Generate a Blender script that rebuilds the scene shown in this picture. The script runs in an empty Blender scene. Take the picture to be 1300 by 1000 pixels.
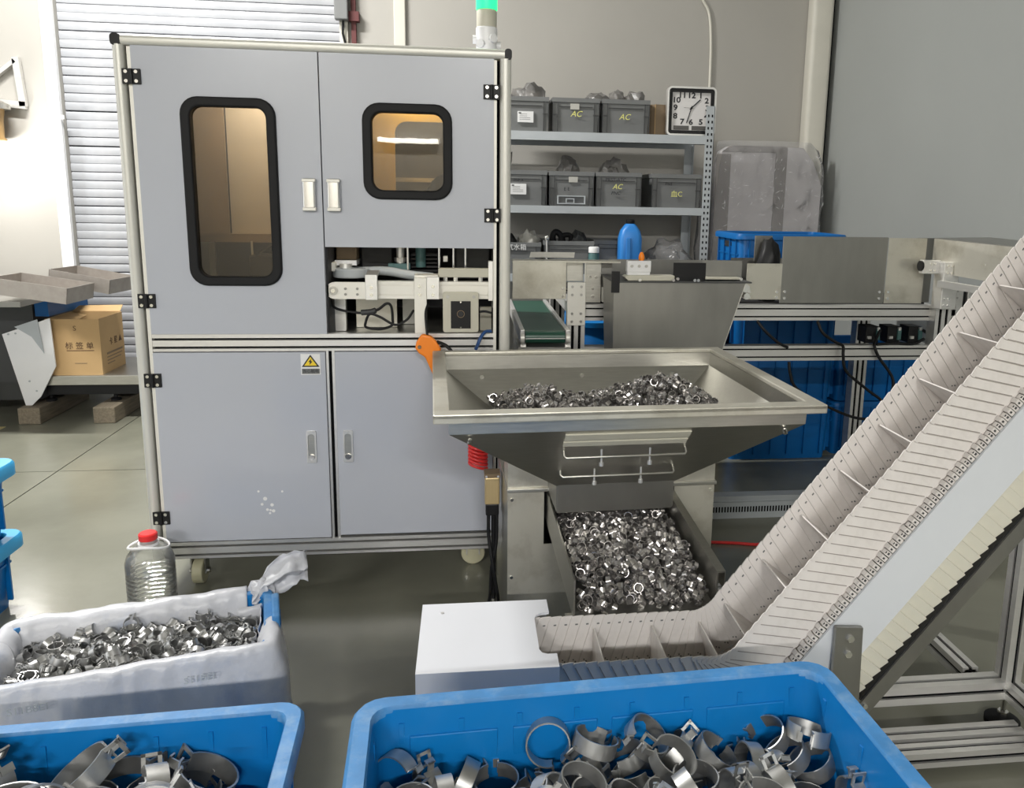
import bpy, bmesh, math, random
from mathutils import Matrix, Vector, Euler, noise

# ------------------------------------------------------------------ camera, light, exposure
SC = bpy.context.scene
COL = SC.collection
PI = math.pi
cam_d = bpy.data.cameras.new('camera')
cam = bpy.data.objects.new('camera', cam_d)
COL.objects.link(cam)
cam_d.sensor_width = 36.0
cam_d.lens = 27.554
cam_d.shift_x = -0.0477
cam_d.shift_y = -0.0538
cam_d.clip_start = 0.05
_th, _ro, _ya = math.radians(10.15), math.radians(1.02), math.radians(6.9)
_fw = Vector((0, math.cos(_th), -math.sin(_th)))
_rt = Vector((1, 0, 0))
_dn = _fw.cross(_rt)
_R = math.cos(_ro) * _rt - math.sin(_ro) * _dn
_D = math.sin(_ro) * _rt + math.cos(_ro) * _dn
_Z = Matrix.Rotation(-_ya, 3, 'Z')
_R, _D, _F = _Z @ _R, _Z @ _D, _Z @ _fw
cam.matrix_world = Matrix(((_R.x, -_D.x, -_F.x, 0.0), (_R.y, -_D.y, -_F.y, 0.0),
                           (_R.z, -_D.z, -_F.z, 1.38), (0, 0, 0, 1)))
SC.camera = cam

w = bpy.data.worlds.new('hall_air')
SC.world = w
w.use_nodes = True
w.node_tree.nodes['Background'].inputs[0].default_value = (0.8, 0.88, 1.0, 1)
w.node_tree.nodes['Background'].inputs[1].default_value = 0.05
SC.view_settings.view_transform = 'Standard'
SC.view_settings.look = 'None'
SC.view_settings.gamma = 1.0
SC.view_settings.use_curve_mapping = False
SC.view_settings.exposure = 0.0


def area(name, loc, rot, sx, sy, power, color=(1, 1, 1)):
    d = bpy.data.lights.new(name, 'AREA')
    d.shape = 'RECTANGLE'
    d.size, d.size_y = sx, sy
    d.energy = power
    d.color = color
    o = bpy.data.objects.new(name, d)
    o.location = loc
    o.rotation_euler = rot
    COL.objects.link(o)
    return o


# rows of ceiling tubes, and a soft fill added inside the doorless left wall
for i, (lx, ly, p) in enumerate(((-2.1, 3.9, 270), (0.6, -5.6, 430), (-2.6, -5.6, 430), (1.2, 4.4, 10))):
    area('ceiling_tube_light', (lx, ly, 4.1), (0, 0, 0), 1.5, 0.12, p, (1.0, 0.985, 0.95))
area('left_fill_light', (-4.9, 1.5, 1.9), (0, math.radians(-90), 0), 3.0, 4.0, 40, (0.93, 0.97, 1.0))

# ------------------------------------------------------------------ materials
def mat(name, col, rough=0.5, metal=0.0, var=0.06, vscale=8.0, bump=0.0, bscale=60.0, stretch=(1, 1, 1),
        coat=0.0, emit=None, estr=0.0, alpha=None, dirt=None, dscale=3.0, damt=0.5, spec=0.5, rvar=0.0):
    m = bpy.data.materials.new(name)
    m.use_nodes = True
    nt = m.node_tree
    N, L = nt.nodes, nt.links
    b = N['Principled BSDF']
    b.inputs['Roughness'].default_value = rough
    b.inputs['Metallic'].default_value = metal
    b.inputs['Specular IOR Level'].default_value = spec
    if coat:
        b.inputs['Coat Weight'].default_value = coat
        b.inputs['Coat Roughness'].default_value = 0.08
    if emit:
        b.inputs['Emission Color'].default_value = (*emit, 1)
        b.inputs['Emission Strength'].default_value = estr
    tc = N.new('ShaderNodeTexCoord')
    mp = N.new('ShaderNodeMapping')
    mp.inputs['Scale'].default_value = stretch
    L.new(tc.outputs['Object'], mp.inputs['Vector'])
    nz = N.new('ShaderNodeTexNoise')
    nz.inputs['Scale'].default_value = vscale
    nz.inputs['Detail'].default_value = 5
    L.new(mp.outputs['Vector'], nz.inputs['Vector'])
    rp = N.new('ShaderNodeValToRGB')
    rp.color_ramp.elements[0].position = 0.3
    rp.color_ramp.elements[1].position = 0.7
    rp.color_ramp.elements[0].color = (*[max(0, c * (1 - var)) for c in col], 1)
    rp.color_ramp.elements[1].color = (*[min(1, c * (1 + var)) for c in col], 1)
    L.new(nz.outputs['Fac'], rp.inputs['Fac'])
    out = rp.outputs['Color']
    if dirt:
        n2 = N.new('ShaderNodeTexNoise')
        n2.inputs['Scale'].default_value = dscale
        n2.inputs['Detail'].default_value = 8
        n2.inputs['Roughness'].default_value = 0.65
        L.new(tc.outputs['Object'], n2.inputs['Vector'])
        r2 = N.new('ShaderNodeValToRGB')
        r2.color_ramp.elements[0].position = 0.48
        r2.color_ramp.elements[1].position = 0.72
        r2.color_ramp.elements[0].color = (0, 0, 0, 1)
        r2.color_ramp.elements[1].color = (damt, damt, damt, 1)
        L.new(n2.outputs['Fac'], r2.inputs['Fac'])
        mx = N.new('ShaderNodeMix')
        mx.data_type = 'RGBA'
        L.new(r2.outputs['Color'], mx.inputs[0])
        L.new(out, mx.inputs[6])
        mx.inputs[7].default_value = (*dirt, 1)
        out = mx.outputs[2]
    L.new(out, b.inputs['Base Color'])
    if rvar:
        mr = N.new('ShaderNodeMapRange')
        mr.inputs['To Min'].default_value = max(0.02, rough - rvar)
        mr.inputs['To Max'].default_value = rough + rvar
        L.new(nz.outputs['Fac'], mr.inputs['Value'])
        L.new(mr.outputs['Result'], b.inputs['Roughness'])
    if bump:
        n3 = N.new('ShaderNodeTexNoise')
        n3.inputs['Scale'].default_value = bscale
        n3.inputs['Detail'].default_value = 4
        L.new(mp.outputs['Vector'], n3.inputs['Vector'])
        bp = N.new('ShaderNodeBump')
        bp.inputs['Strength'].default_value = bump
        bp.inputs['Distance'].default_value = 0.01
        L.new(n3.outputs['Fac'], bp.inputs['Height'])
        L.new(bp.outputs['Normal'], b.inputs['Normal'])
    return m


def film(name, tint, gloss=0.25, rough=0.12, bump=0.8, bscale=18.0, milky=0.12, milk=(0.8, 0.8, 0.8), dist=0.03):
    """thin clear sheet: transparent with glossy wrinkles"""
    m = bpy.data.materials.new(name)
    m.use_nodes = True
    nt = m.node_tree
    N, L = nt.nodes, nt.links
    N.remove(N['Principled BSDF'])
    out = N['Material Output']
    tr = N.new('ShaderNodeBsdfTransparent'); tr.inputs[0].default_value = (*tint, 1)
    gl = N.new('ShaderNodeBsdfGlossy'); gl.inputs['Roughness'].default_value = rough
    df = N.new('ShaderNodeBsdfDiffuse'); df.inputs[0].default_value = (*milk, 1)
    m1 = N.new('ShaderNodeMixShader'); m1.inputs[0].default_value = milky
    L.new(tr.outputs[0], m1.inputs[1]); L.new(df.outputs[0], m1.inputs[2])
    fr = N.new('ShaderNodeFresnel'); fr.inputs['IOR'].default_value = 1.45
    ad = N.new('ShaderNodeMath'); ad.operation = 'ADD'; ad.inputs[1].default_value = gloss * 0.4; ad.use_clamp = True
    L.new(fr.outputs[0], ad.inputs[0])
    m2 = N.new('ShaderNodeMixShader')
    L.new(ad.outputs[0], m2.inputs[0]); L.new(m1.outputs[0], m2.inputs[1]); L.new(gl.outputs[0], m2.inputs[2])
    if bump:
        tc = N.new('ShaderNodeTexCoord')
        nz = N.new('ShaderNodeTexNoise'); nz.inputs['Scale'].default_value = bscale; nz.inputs['Detail'].default_value = 5
        nz.inputs['Distortion'].default_value = 1.2
        L.new(tc.outputs['Object'], nz.inputs['Vector'])
        bp = N.new('ShaderNodeBump'); bp.inputs['Strength'].default_value = bump; bp.inputs['Distance'].default_value = dist
        L.new(nz.outputs['Fac'], bp.inputs['Height'])
        L.new(bp.outputs['Normal'], gl.inputs['Normal'])
    L.new(m2.outputs[0], out.inputs['Surface'])
    return m


M = {}
M['floor'] = mat('concrete_floor', (0.205, 0.205, 0.162), 0.22, var=0.12, vscale=2.2, dirt=(0.155, 0.155, 0.12), dscale=1.6, damt=0.5, bump=0.05, bscale=20, rvar=0.08)
M['joint'] = mat('floor_joint', (0.12, 0.12, 0.10), 0.8)
M['wall'] = mat('painted_wall', (0.39, 0.375, 0.345), 0.7, var=0.03, vscale=1.5, bump=0.03, bscale=40)
M['wall_cool'] = mat('painted_wall_cool', (0.345, 0.36, 0.35), 0.6, var=0.03, vscale=1.2, bump=0.03, bscale=40)
M['wall_trim'] = mat('cream_trim', (0.62, 0.60, 0.53), 0.5, var=0.03)
M['shutter'] = mat('shutter_paint', (0.35, 0.36, 0.385), 0.4, var=0.04, dirt=(0.45, 0.45, 0.46), dscale=4, damt=0.4)
M['dark_gap'] = mat('dark_gap', (0.006, 0.006, 0.007), 0.9, spec=0.05)
M['panel'] = mat('cabinet_panel', (0.47, 0.49, 0.55), 0.22, var=0.015, vscale=1.5, bump=0.012, bscale=5, coat=0.3)
M['alu'] = mat('anodised_aluminium', (0.74, 0.73, 0.71), 0.38, metal=0.75, var=0.03, vscale=5, stretch=(1, 1, 20), bump=0.02)
M['alu_pale'] = mat('pale_aluminium', (0.78, 0.76, 0.70), 0.45, metal=0.3, var=0.03)
M['post'] = mat('cream_post', (0.68, 0.67, 0.62), 0.35, metal=0.25, var=0.03)
M['chrome'] = mat('chrome', (0.85, 0.84, 0.82), 0.12, metal=1.0, var=0.02)
M['bolt'] = mat('bolt_steel', (0.5, 0.49, 0.47), 0.3, metal=1.0, var=0.05)
M['black'] = mat('black_plastic', (0.010, 0.010, 0.011), 0.45, var=0.1, spec=0.3)
M['rubber'] = mat('black_rubber', (0.010, 0.010, 0.011), 0.6, var=0.1, spec=0.25)
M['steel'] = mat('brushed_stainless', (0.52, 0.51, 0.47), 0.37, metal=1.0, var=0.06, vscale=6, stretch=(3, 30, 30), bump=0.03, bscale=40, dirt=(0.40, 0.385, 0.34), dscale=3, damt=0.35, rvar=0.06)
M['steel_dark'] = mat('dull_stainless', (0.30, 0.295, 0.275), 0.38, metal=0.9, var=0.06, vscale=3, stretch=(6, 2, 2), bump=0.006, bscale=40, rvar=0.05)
M['steel_worn'] = mat('worn_stainless', (0.60, 0.58, 0.51), 0.38, metal=0.6, var=0.06, vscale=5, dirt=(0.36, 0.33, 0.26), dscale=7, damt=0.7, bump=0.02, rvar=0.08)
M['clamp'] = mat('zinc_flake_clamp', (0.45, 0.45, 0.44), 0.38, metal=0.85, var=0.12, vscale=30, rvar=0.08)
M['clamp_small'] = mat('small_zinc_clamp', (0.50, 0.50, 0.495), 0.33, metal=0.9, var=0.15, vscale=30, rvar=0.08)
M['clamp_dark'] = mat('phosphated_clamp', (0.56, 0.54, 0.53), 0.24, metal=0.9, var=0.15, vscale=30, rvar=0.08)
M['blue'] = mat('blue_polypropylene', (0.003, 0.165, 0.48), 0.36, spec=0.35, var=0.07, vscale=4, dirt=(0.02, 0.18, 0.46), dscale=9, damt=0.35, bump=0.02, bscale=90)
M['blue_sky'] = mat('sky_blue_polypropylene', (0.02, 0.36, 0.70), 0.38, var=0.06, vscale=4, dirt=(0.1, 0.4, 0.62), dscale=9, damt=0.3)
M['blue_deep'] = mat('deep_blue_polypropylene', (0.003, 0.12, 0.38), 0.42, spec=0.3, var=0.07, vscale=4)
M['blue_worn'] = mat('worn_blue_rim', (0.05, 0.22, 0.50), 0.5, var=0.12, vscale=25, dirt=(0.24, 0.38, 0.55), dscale=20, damt=0.6)
M['grey_crate'] = mat('grey_polypropylene', (0.16, 0.165, 0.165), 0.5, var=0.08, vscale=6)
M['grey_dark'] = mat('dark_grey_plastic', (0.05, 0.052, 0.053), 0.5)
M['rack'] = mat('rack_grey_enamel', (0.44, 0.47, 0.49), 0.4, var=0.04)
M['white'] = mat('white_plastic', (0.80, 0.80, 0.81), 0.35, var=0.02)
M['cover_white'] = mat('white_sheet_cover', (0.68, 0.695, 0.74), 0.4, var=0.015)
M['belt'] = mat('belt_white', (0.70, 0.665, 0.64), 0.45, var=0.04, vscale=10, dirt=(0.44, 0.40, 0.37), dscale=14, damt=0.45)
M['belt_dirty'] = mat('belt_soiled', (0.50, 0.455, 0.425), 0.5, var=0.08, vscale=12, dirt=(0.26, 0.23, 0.21), dscale=16, damt=0.7)
M['return'] = mat('belt_return', (0.66, 0.64, 0.55), 0.45, var=0.05, vscale=8)
M['side_plate'] = mat('pale_side_plate', (0.62, 0.645, 0.68), 0.4, var=0.015)
M['paper'] = mat('paper_label', (0.78, 0.78, 0.78), 0.7, var=0.02)
M['ink'] = mat('ink', (0.03, 0.03, 0.035), 0.8)
M['ink_brown'] = mat('carton_ink', (0.10, 0.055, 0.03), 0.8)
M['chalk'] = mat('yellow_marker', (0.80, 0.78, 0.25), 0.7)
M['yellow'] = mat('warning_yellow', (0.85, 0.62, 0.03), 0.5, var=0.02)
M['carton'] = mat('corrugated_carton', (0.47, 0.31, 0.145), 0.75, var=0.05, vscale=5, bump=0.02, bscale=80)
M['carton_dark'] = mat('brown_carton', (0.22, 0.16, 0.10), 0.8, var=0.06)
M['wood'] = mat('weathered_timber', (0.21, 0.175, 0.125), 0.8, var=0.22, vscale=6, stretch=(14, 1.2, 14), bump=0.25, bscale=30)
M['bag'] = film('grey_bag_film', (0.62, 0.60, 0.58), gloss=0.18, rough=0.3, bump=0.5, bscale=20, milky=0.45, milk=(0.26, 0.25, 0.24))
M['wrap'] = film('clear_wrap_film', (0.97, 0.97, 0.98), gloss=0.14, rough=0.2, bump=1.0, bscale=34, milky=0.14, milk=(0.9, 0.9, 0.92), dist=0.3)
M['wrapped'] = mat('wrapped_grey_boards', (0.74, 0.71, 0.715), 0.6, var=0.05)
M['wrapped_dark'] = mat('wrapped_grey_band', (0.34, 0.315, 0.30), 0.6, var=0.05)
M['liner'] = mat('white_poly_liner', (0.56, 0.57, 0.61), 0.36, var=0.08, vscale=10, bump=0.6, bscale=14, dirt=(0.25, 0.33, 0.50), dscale=4, damt=0.85)
M['liner_blue'] = mat('thin_liner_over_blue', (0.36, 0.46, 0.63), 0.38, var=0.10, vscale=7, bump=0.3, bscale=16)
M['red'] = mat('red_plastic', (0.75, 0.03, 0.03), 0.35, var=0.04)
M['orange'] = mat('orange_plastic', (0.95, 0.25, 0.01), 0.4, var=0.03)
M['gold'] = mat('anodised_gold', (0.56, 0.43, 0.23), 0.4, metal=0.5, var=0.05, stretch=(40, 40, 1))
M['green_belt'] = mat('green_conveyor_belt', (0.02, 0.075, 0.05), 0.35, var=0.08)
M['teal'] = mat('teal_plate', (0.06, 0.14, 0.14), 0.5)
M['beige'] = mat('beige_powder_coat', (0.55, 0.53, 0.44), 0.45, var=0.03)
M['amber_panel'] = mat('ochre_acrylic', (0.62, 0.42, 0.08), 0.45, var=0.03)
M['reflection_board'] = mat('reflection_board', (0.50, 0.46, 0.42), 0.6, var=0.05)
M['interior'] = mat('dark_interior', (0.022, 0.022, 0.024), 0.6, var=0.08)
M['jerry'] = mat('blue_jerrycan', (0.03, 0.22, 0.62), 0.4, var=0.04)
M['cloth'] = mat('grey_cloth', (0.50, 0.49, 0.45), 0.9, var=0.1, vscale=12)
M['nylon'] = mat('yellowed_nylon', (0.52, 0.49, 0.33), 0.5, var=0.08)
M['navy'] = mat('blue_air_tube', (0.02, 0.07, 0.22), 0.4)
M['dark_red'] = mat('dark_red_strap', (0.10, 0.02, 0.02), 0.6)
M['amber_lamp'] = mat('amber_lamp_shade', (0.36, 0.22, 0.08), 0.4, var=0.1)
M['green_lamp'] = mat('lit_green_lens', (0.02, 0.8, 0.2), 0.3, emit=(0.02, 1.0, 0.25), estr=1.6)
M['tube_lit'] = mat('lit_tube', (1, 1, 1), 0.3, emit=(1.0, 0.97, 0.9), estr=14.0)
M['sticker_grey'] = mat('grey_display', (0.10, 0.095, 0.09), 0.5)
M['seam_shade'] = mat('painted_seam_shade', (0.30, 0.27, 0.25), 0.7, var=0.2, vscale=20)  # dark tone painted for the shade lines between sidewall plates
M['glint'] = mat('painted_film_glint', (0.85, 0.84, 0.86), 0.25, coat=0.5)  # white painted for the glints on the wrap
M['tray_metal'] = mat('taped_sheet_metal', (0.36, 0.33, 0.30), 0.45, metal=0.4, var=0.08, dirt=(0.25, 0.22, 0.20), dscale=9, damt=0.6)
M['hopper_in'] = M['steel']


def glass(name, tint, ior=1.5, extra=0.05):
    m = film(name, tint, gloss=extra, rough=0.015, bump=0.010, bscale=1.8, milky=0.0)
    return m


M['amber_glass'] = glass('bronze_glass', (0.74, 0.66, 0.52), extra=0.08)
M['clear_pet'] = film('clear_bottle_plastic', (0.93, 0.94, 0.92), gloss=0.14, rough=0.08, bump=0.15, bscale=12, milky=0.20, milk=(0.85, 0.85, 0.80))

# ------------------------------------------------------------------ mesh helpers
WM = {}


def wm(o):
    return WM.get(o.name, Matrix.Identity(4)) if o else Matrix.Identity(4)


class MB:
    def __init__(s, T=None):
        s.v, s.f, s.T = [], [], T

    def add(s, vs, fs):
        n = len(s.v)
        if s.T:
            vs = [s.T @ Vector(p) for p in vs]
        s.v += [tuple(p) for p in vs]
        s.f += [tuple(i + n for i in f) for f in fs]
        return s

    def box(s, x0, x1, y0, y1, z0, z1, X=None):
        vs = [Vector((x, y, z)) for x in (x0, x1) for y in (y0, y1) for z in (z0, z1)]
        if X:
            vs = [X @ p for p in vs]
        return s.add(vs, [(0, 1, 3, 2), (4, 6, 7, 5), (0, 4, 5, 1), (2, 3, 7, 6), (0, 2, 6, 4), (1, 5, 7, 3)])

    def bar(s, p0, p1, wx, wy, up=(0, 0, 1)):
        """rectangular bar from p0 to p1"""
        p0, p1 = Vector(p0), Vector(p1)
        d = (p1 - p0).normalized()
        u = Vector(up)
        if abs(d.dot(u)) > 0.98:
            u = Vector((0, 1, 0))
        a = d.cross(u).normalized()
        b = a.cross(d).normalized()
        vs = []
        for p in (p0, p1):
            for i, j in ((-1, -1), (1, -1), (1, 1), (-1, 1)):
                vs.append(p + a * i * wx / 2 + b * j * wy / 2)
        return s.add(vs, [(0, 1, 2, 3), (7, 6, 5, 4), (0, 4, 5, 1), (1, 5, 6, 2), (2, 6, 7, 3), (3, 7, 4, 0)])

    def cyl(s, p0, p1, r0, r1=None, n=12, cap=True):
        r1 = r0 if r1 is None else r1
        p0, p1 = Vector(p0), Vector(p1)
        d = (p1 - p0).normalized()
        u = Vector((0, 0, 1)) if abs(d.z) < 0.9 else Vector((1, 0, 0))
        a = d.cross(u).normalized()
        b = d.cross(a).normalized()
        vs = []
        for p, r in ((p0, r0), (p1, r1)):
            for k in range(n):
                t = 2 * PI * k / n
                vs.append(p + (a * math.cos(t) + b * math.sin(t)) * r)
        fs = [(k, (k + 1) % n, n + (k + 1) % n, n + k) for k in range(n)]
        if cap:
            fs += [tuple(range(n))[::-1], tuple(range(n, 2 * n))]
        return s.add(vs, fs)

    def tube(s, pts, r, n=8, closed=False):
        pts = [Vector(p) for p in pts]
        m = len(pts)
        vs = []
        prev = None
        for i, p in enumerate(pts):
            if closed:
                d = (pts[(i + 1) % m] - pts[i - 1]).normalized()
            else:
                d = (pts[min(i + 1, m - 1)] - pts[max(i - 1, 0)]).normalized()
            if prev is None:
                u = Vector((0, 0, 1)) if abs(d.z) < 0.9 else Vector((1, 0, 0))
                a = d.cross(u).normalized()
            else:
                a = (prev - d * prev.dot(d)).normalized()
            prev = a
            b = d.cross(a)
            for k in range(n):
                t = 2 * PI * k / n
                vs.append(p + (a * math.cos(t) + b * math.sin(t)) * r)
        fs = []
        for i in range(m if closed else m - 1):
            j = (i + 1) % m
            for k in range(n):
                fs.append((i * n + k, i * n + (k + 1) % n, j * n + (k + 1) % n, j * n + k))
        if not closed:
            fs += [tuple(range(n))[::-1], tuple(range((m - 1) * n, m * n))]
        return s.add(vs, fs)

    def prism(s, poly, axis, a0, a1):
        n = len(poly)

        def P(q, a):
            return {'x': (a, q[0], q[1]), 'y': (q[0], a, q[1]), 'z': (q[0], q[1], a)}[axis]
        vs = [P(q, a0) for q in poly] + [P(q, a1) for q in poly]
        fs = [tuple(range(n)), tuple(range(2 * n - 1, n - 1, -1))]
        fs += [(k, n + k, n + (k + 1) % n, (k + 1) % n) for k in range(n)]
        return s.add(vs, fs)

    def ring(s, po, pi, axis, a0, a1):
        n = len(po)

        def P(q, a):
            return {'x': (a, q[0], q[1]), 'y': (q[0], a, q[1]), 'z': (q[0], q[1], a)}[axis]
        vs = [P(q, a0) for q in po] + [P(q, a0) for q in pi] + [P(q, a1) for q in po] + [P(q, a1) for q in pi]
        fs = []
        for k in range(n):
            j = (k + 1) % n
            fs += [(k, j, n + j, n + k), (2 * n + k, 3 * n + k, 3 * n + j, 2 * n + j),
                   (k, 2 * n + k, 2 * n + j, j), (n + k, n + j, 3 * n + j, 3 * n + k)]
        return s.add(vs, fs)

    def lathe(s, prof, c, n=20, cap=True):
        vs = []
        for r, z in prof:
            for k in range(n):
                t = 2 * PI * k / n
                vs.append((c[0] + r * math.cos(t), c[1] + r * math.sin(t), c[2] + z))
        fs = []
        for i in range(len(prof) - 1):
            for k in range(n):
                fs.append((i * n + k, i * n + (k + 1) % n, (i + 1) * n + (k + 1) % n, (i + 1) * n + k))
        if cap:
            fs += [tuple(range(n))[::-1], tuple(range((len(prof) - 1) * n, len(prof) * n))]
        return s.add(vs, fs)

    def loft(s, loops, cap0=True, cap1=True):
        n = len(loops[0])
        vs = [p for l in loops for p in l]
        fs = []
        for i in range(len(loops) - 1):
            for k in range(n):
                fs.append((i * n + k, i * n + (k + 1) % n, (i + 1) * n + (k + 1) % n, (i + 1) * n + k))
        if cap0:
            fs.append(tuple(range(n))[::-1])
        if cap1:
            fs.append(tuple(range((len(loops) - 1) * n, len(loops) * n)))
        return s.add(vs, fs)

    def quad(s, a, b, c, d, t=0.002):
        """thin plate with real thickness"""
        a, b, c, d = map(Vector, (a, b, c, d))
        nrm = (b - a).cross(d - a).normalized() * t
        vs = [a, b, c, d, a + nrm, b + nrm, c + nrm, d + nrm]
        return s.add(vs, [(3, 2, 1, 0), (4, 5, 6, 7), (0, 1, 5, 4), (1, 2, 6, 5), (2, 3, 7, 6), (3, 0, 4, 7)])

    def mesh(s, name, m, smooth=None, recalc=True):
        me = bpy.data.meshes.new(name)
        me.from_pydata(s.v, [], s.f)
        if recalc:
            bm = bmesh.new()
            bm.from_mesh(me)
            bmesh.ops.recalc_face_normals(bm, faces=bm.faces)
            bm.to_mesh(me)
            bm.free()
        if m:
            me.materials.append(m)
        if smooth:
            for p in me.polygons:
                p.use_smooth = True
            me.set_sharp_from_angle(angle=math.radians(smooth))
        return me

    def build(s, name, m, parent=None, smooth=None, bevel=0.0, seg=2, **tags):
        if parent:
            inv = wm(parent).inverted()
            s.v = [tuple(inv @ Vector(p)) for p in s.v]
        me = s.mesh(name, m, smooth)
        o = bpy.data.objects.new(name, me)
        COL.objects.link(o)
        if parent:
            o.parent = parent
            WM[o.name] = wm(parent)
        if bevel:
            b = o.modifiers.new('bevel', 'BEVEL')
            b.width = bevel
            b.segments = seg
            b.limit_method = 'ANGLE'
            b.harden_normals = False
        for k, v in tags.items():
            o[k] = v
        return o


def thing(name, label, cat, loc=(0, 0, 0), rz=0.0, group=None):
    o = bpy.data.objects.new(name, None)
    COL.objects.link(o)
    o.location = loc
    o.rotation_euler = (0, 0, rz)
    o.empty_display_size = 0.05
    o['label'], o['category'] = label, cat
    if group:
        o['group'] = group
    WM[o.name] = Matrix.Translation(loc) @ Matrix.Rotation(rz, 4, 'Z')
    return o


def inst(name, me, X, parent):
    o = bpy.data.objects.new(name, me)
    COL.objects.link(o)
    o.parent = parent
    o.matrix_local = wm(parent).inverted() @ X
    return o


def text(body, size, loc, rot, m, parent=None, name='lettering', ext=0.0004, align='CENTER', sx=1.0, shear=0.0, bold=0.0):
    c = bpy.data.curves.new('text', 'FONT')
    c.body = body
    c.size = size
    c.extrude = ext
    c.align_x = align
    c.align_y = 'CENTER'
    c.shear = shear
    c.offset = bold
    c.resolution_u = 3
    c.materials.append(m)
    o = bpy.data.objects.new('text', c)
    COL.objects.link(o)
    TEXTS.append((o, name))
    X = Matrix.Translation(loc) @ Euler(rot).to_matrix().to_4x4() @ Matrix.Diagonal((sx, 1, 1, 1))
    if parent:
        o.parent = parent
        o.matrix_local = wm(parent).inverted() @ X
    else:
        o.matrix_world = X
    return o


TEXTS = []
FRONT = (PI / 2, 0, 0)


def rr(x0, x1, z0, z1, r, n=5):
    pts = []
    for cx, cz, a0 in ((x1 - r, z1 - r, 0), (x0 + r, z1 - r, 90), (x0 + r, z0 + r, 180), (x1 - r, z0 + r, 270)):
        for k in range(n + 1):
            a = math.radians(a0 + 90 * k / n)
            pts.append((cx + r * math.cos(a), cz + r * math.sin(a)))
    return pts


def plate_hole(mb, x0, x1, z0, z1, hole, y0, y1):
    """rectangular plate with a rounded hole: outer loop sampled to the hole's points"""
    cx = sum(p[0] for p in hole) / len(hole)
    cz = sum(p[1] for p in hole) / len(hole)
    n4 = len(hole) // 4
    outer = []
    corners = ((x1, z1), (x0, z1), (x0, z0), (x1, z0))
    for c in range(4):
        for k in range(n4):
            h = hole[c * n4 + k]
            cor = corners[c]
            m = (n4 - 1) / 2
            if abs(k - m) < 0.6:
                outer.append(cor)
            elif (k < m) == (c % 2 == 0):
                outer.append((cor[0], h[1]) if True else cor)
            else:
                outer.append((h[0], cor[1]))
    return mb.ring(outer, hole, 'y', y0, y1)


def bolts(mb, pts, y, r=0.006, d=0.004, n=8):
    for x, z in pts:
        mb.cyl((x, y - d, z), (x, y + 0.001, z), r, n=n)
    return mb


def curve_pts(ctrl, n=10):
    """Catmull-Rom through control points"""
    P = [Vector(p) for p in ctrl]
    P = [2 * P[0] - P[1]] + P + [2 * P[-1] - P[-2]]
    out = []
    for i in range(1, len(P) - 2):
        for k in range(n):
            t = k / n
            a, b, c, d = P[i - 1], P[i], P[i + 1], P[i + 2]
            out.append(0.5 * ((2 * b) + (c - a) * t + (2 * a - 5 * b + 4 * c - d) * t * t + (3 * b - a - 3 * c + d) * t ** 3))
    out.append(P[-2])
    return out


def crumple(center, size, seed, amp=0.35, sub=3, freq=2.5):
    bm = bmesh.new()
    bmesh.ops.create_icosphere(bm, subdivisions=sub, radius=1.0)
    off = Vector((seed * 7.3, seed * 3.1, seed * 5.7))
    vs = []
    for v in bm.verts:
        p = v.co.copy()
        k = noise.noise(p * freq + off)
        k2 = noise.noise(p * freq * 2.7 + off)
        p = p * (1 + amp * k + amp * 0.5 * k2)
        p.z = max(p.z, -0.72)
        vs.append(Vector((center[0] + p.x * size[0], center[1] + p.y * size[1], center[2] + (p.z + 0.72) * size[2])))
    fs = [tuple(x.index for x in f.verts) for f in bm.faces]
    bm.free()
    return MB().add(vs, fs)
# ------------------------------------------------------------------ room shell
S = {'kind': 'structure'}
YB = 5.6
floor = MB().box(-5.0, 2.8, -7.0, 5.8, -0.12, -0.012).build('floor', M['joint'], **S)
for x0, x1 in ((-5.0, -2.033), (-2.027, 2.8)):
    for y0, y1 in ((-7.0, -0.603), (-0.597, 3.987), (3.993, 5.8)):
        MB().box(x0, x1, y0, y1, -0.02, 0.0).build('slab', M['floor'], floor)
SX0, SX1, SZ1 = -2.60, -0.83, 3.0
wall_back = MB().box(-5.0, SX0, YB, YB + 0.2, 0, 4.2).box(SX1, 2.8, YB, YB + 0.2, 0, 4.2).box(SX0, SX1, YB, YB + 0.2, SZ1, 4.2).build('wall_back', M['wall'], **S)
MB().box(2.575, 2.8, -7.0, YB - 0.002, 0, 4.2).build('wall_right', M['wall_cool'], **S)
MB().box(-5.2, -5.0, -7.0, 5.8, 0, 4.2).build('wall_left', M['wall'], **S)
MB().box(-5.0, 2.8, -7.2, -7.0, 0, 4.2).build('wall_front', M['wall'], **S)
MB().box(-5.2, 2.8, -7.2, 5.8, 4.2, 4.35).build('ceiling', M['wall'], **S)
# roller shutter: every slat its own piece
door = MB().box(SX0, SX1, YB + 0.08, YB + 0.10, 0, SZ1).build('door_1', M['dark_gap'], **S)
pitch = 0.0555
prof = [(0.0, 0.0012), (-0.0035, 0.004), (-0.0055, 0.014), (-0.0065, 0.030), (-0.0060, 0.046), (-0.003, 0.0525), (0.0, 0.0538), (0.012, 0.0538), (0.012, 0.0012)]
sl = MB().prism(prof, 'x', SX0 + 0.002, SX1 - 0.002).mesh('slat', M['shutter'], smooth=40)
random.seed(5)
for k in range(int(SZ1 / pitch)):
    X = Matrix.Translation((0, YB + 0.045 + random.uniform(-.003, .003), k * pitch)) @ Matrix.Rotation(random.uniform(-.0012, .0012), 4, 'Y')
    inst('slat', sl, X, door)
MB().box(-2.672, -2.601, YB - 0.03, YB, 0, 4.2).build('trim_1', M['white'], **S)
MB().box(-0.829, -0.775, YB - 0.035, YB, 0, 3.1).build('trim_2', M['wall_trim'], **S)
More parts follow.
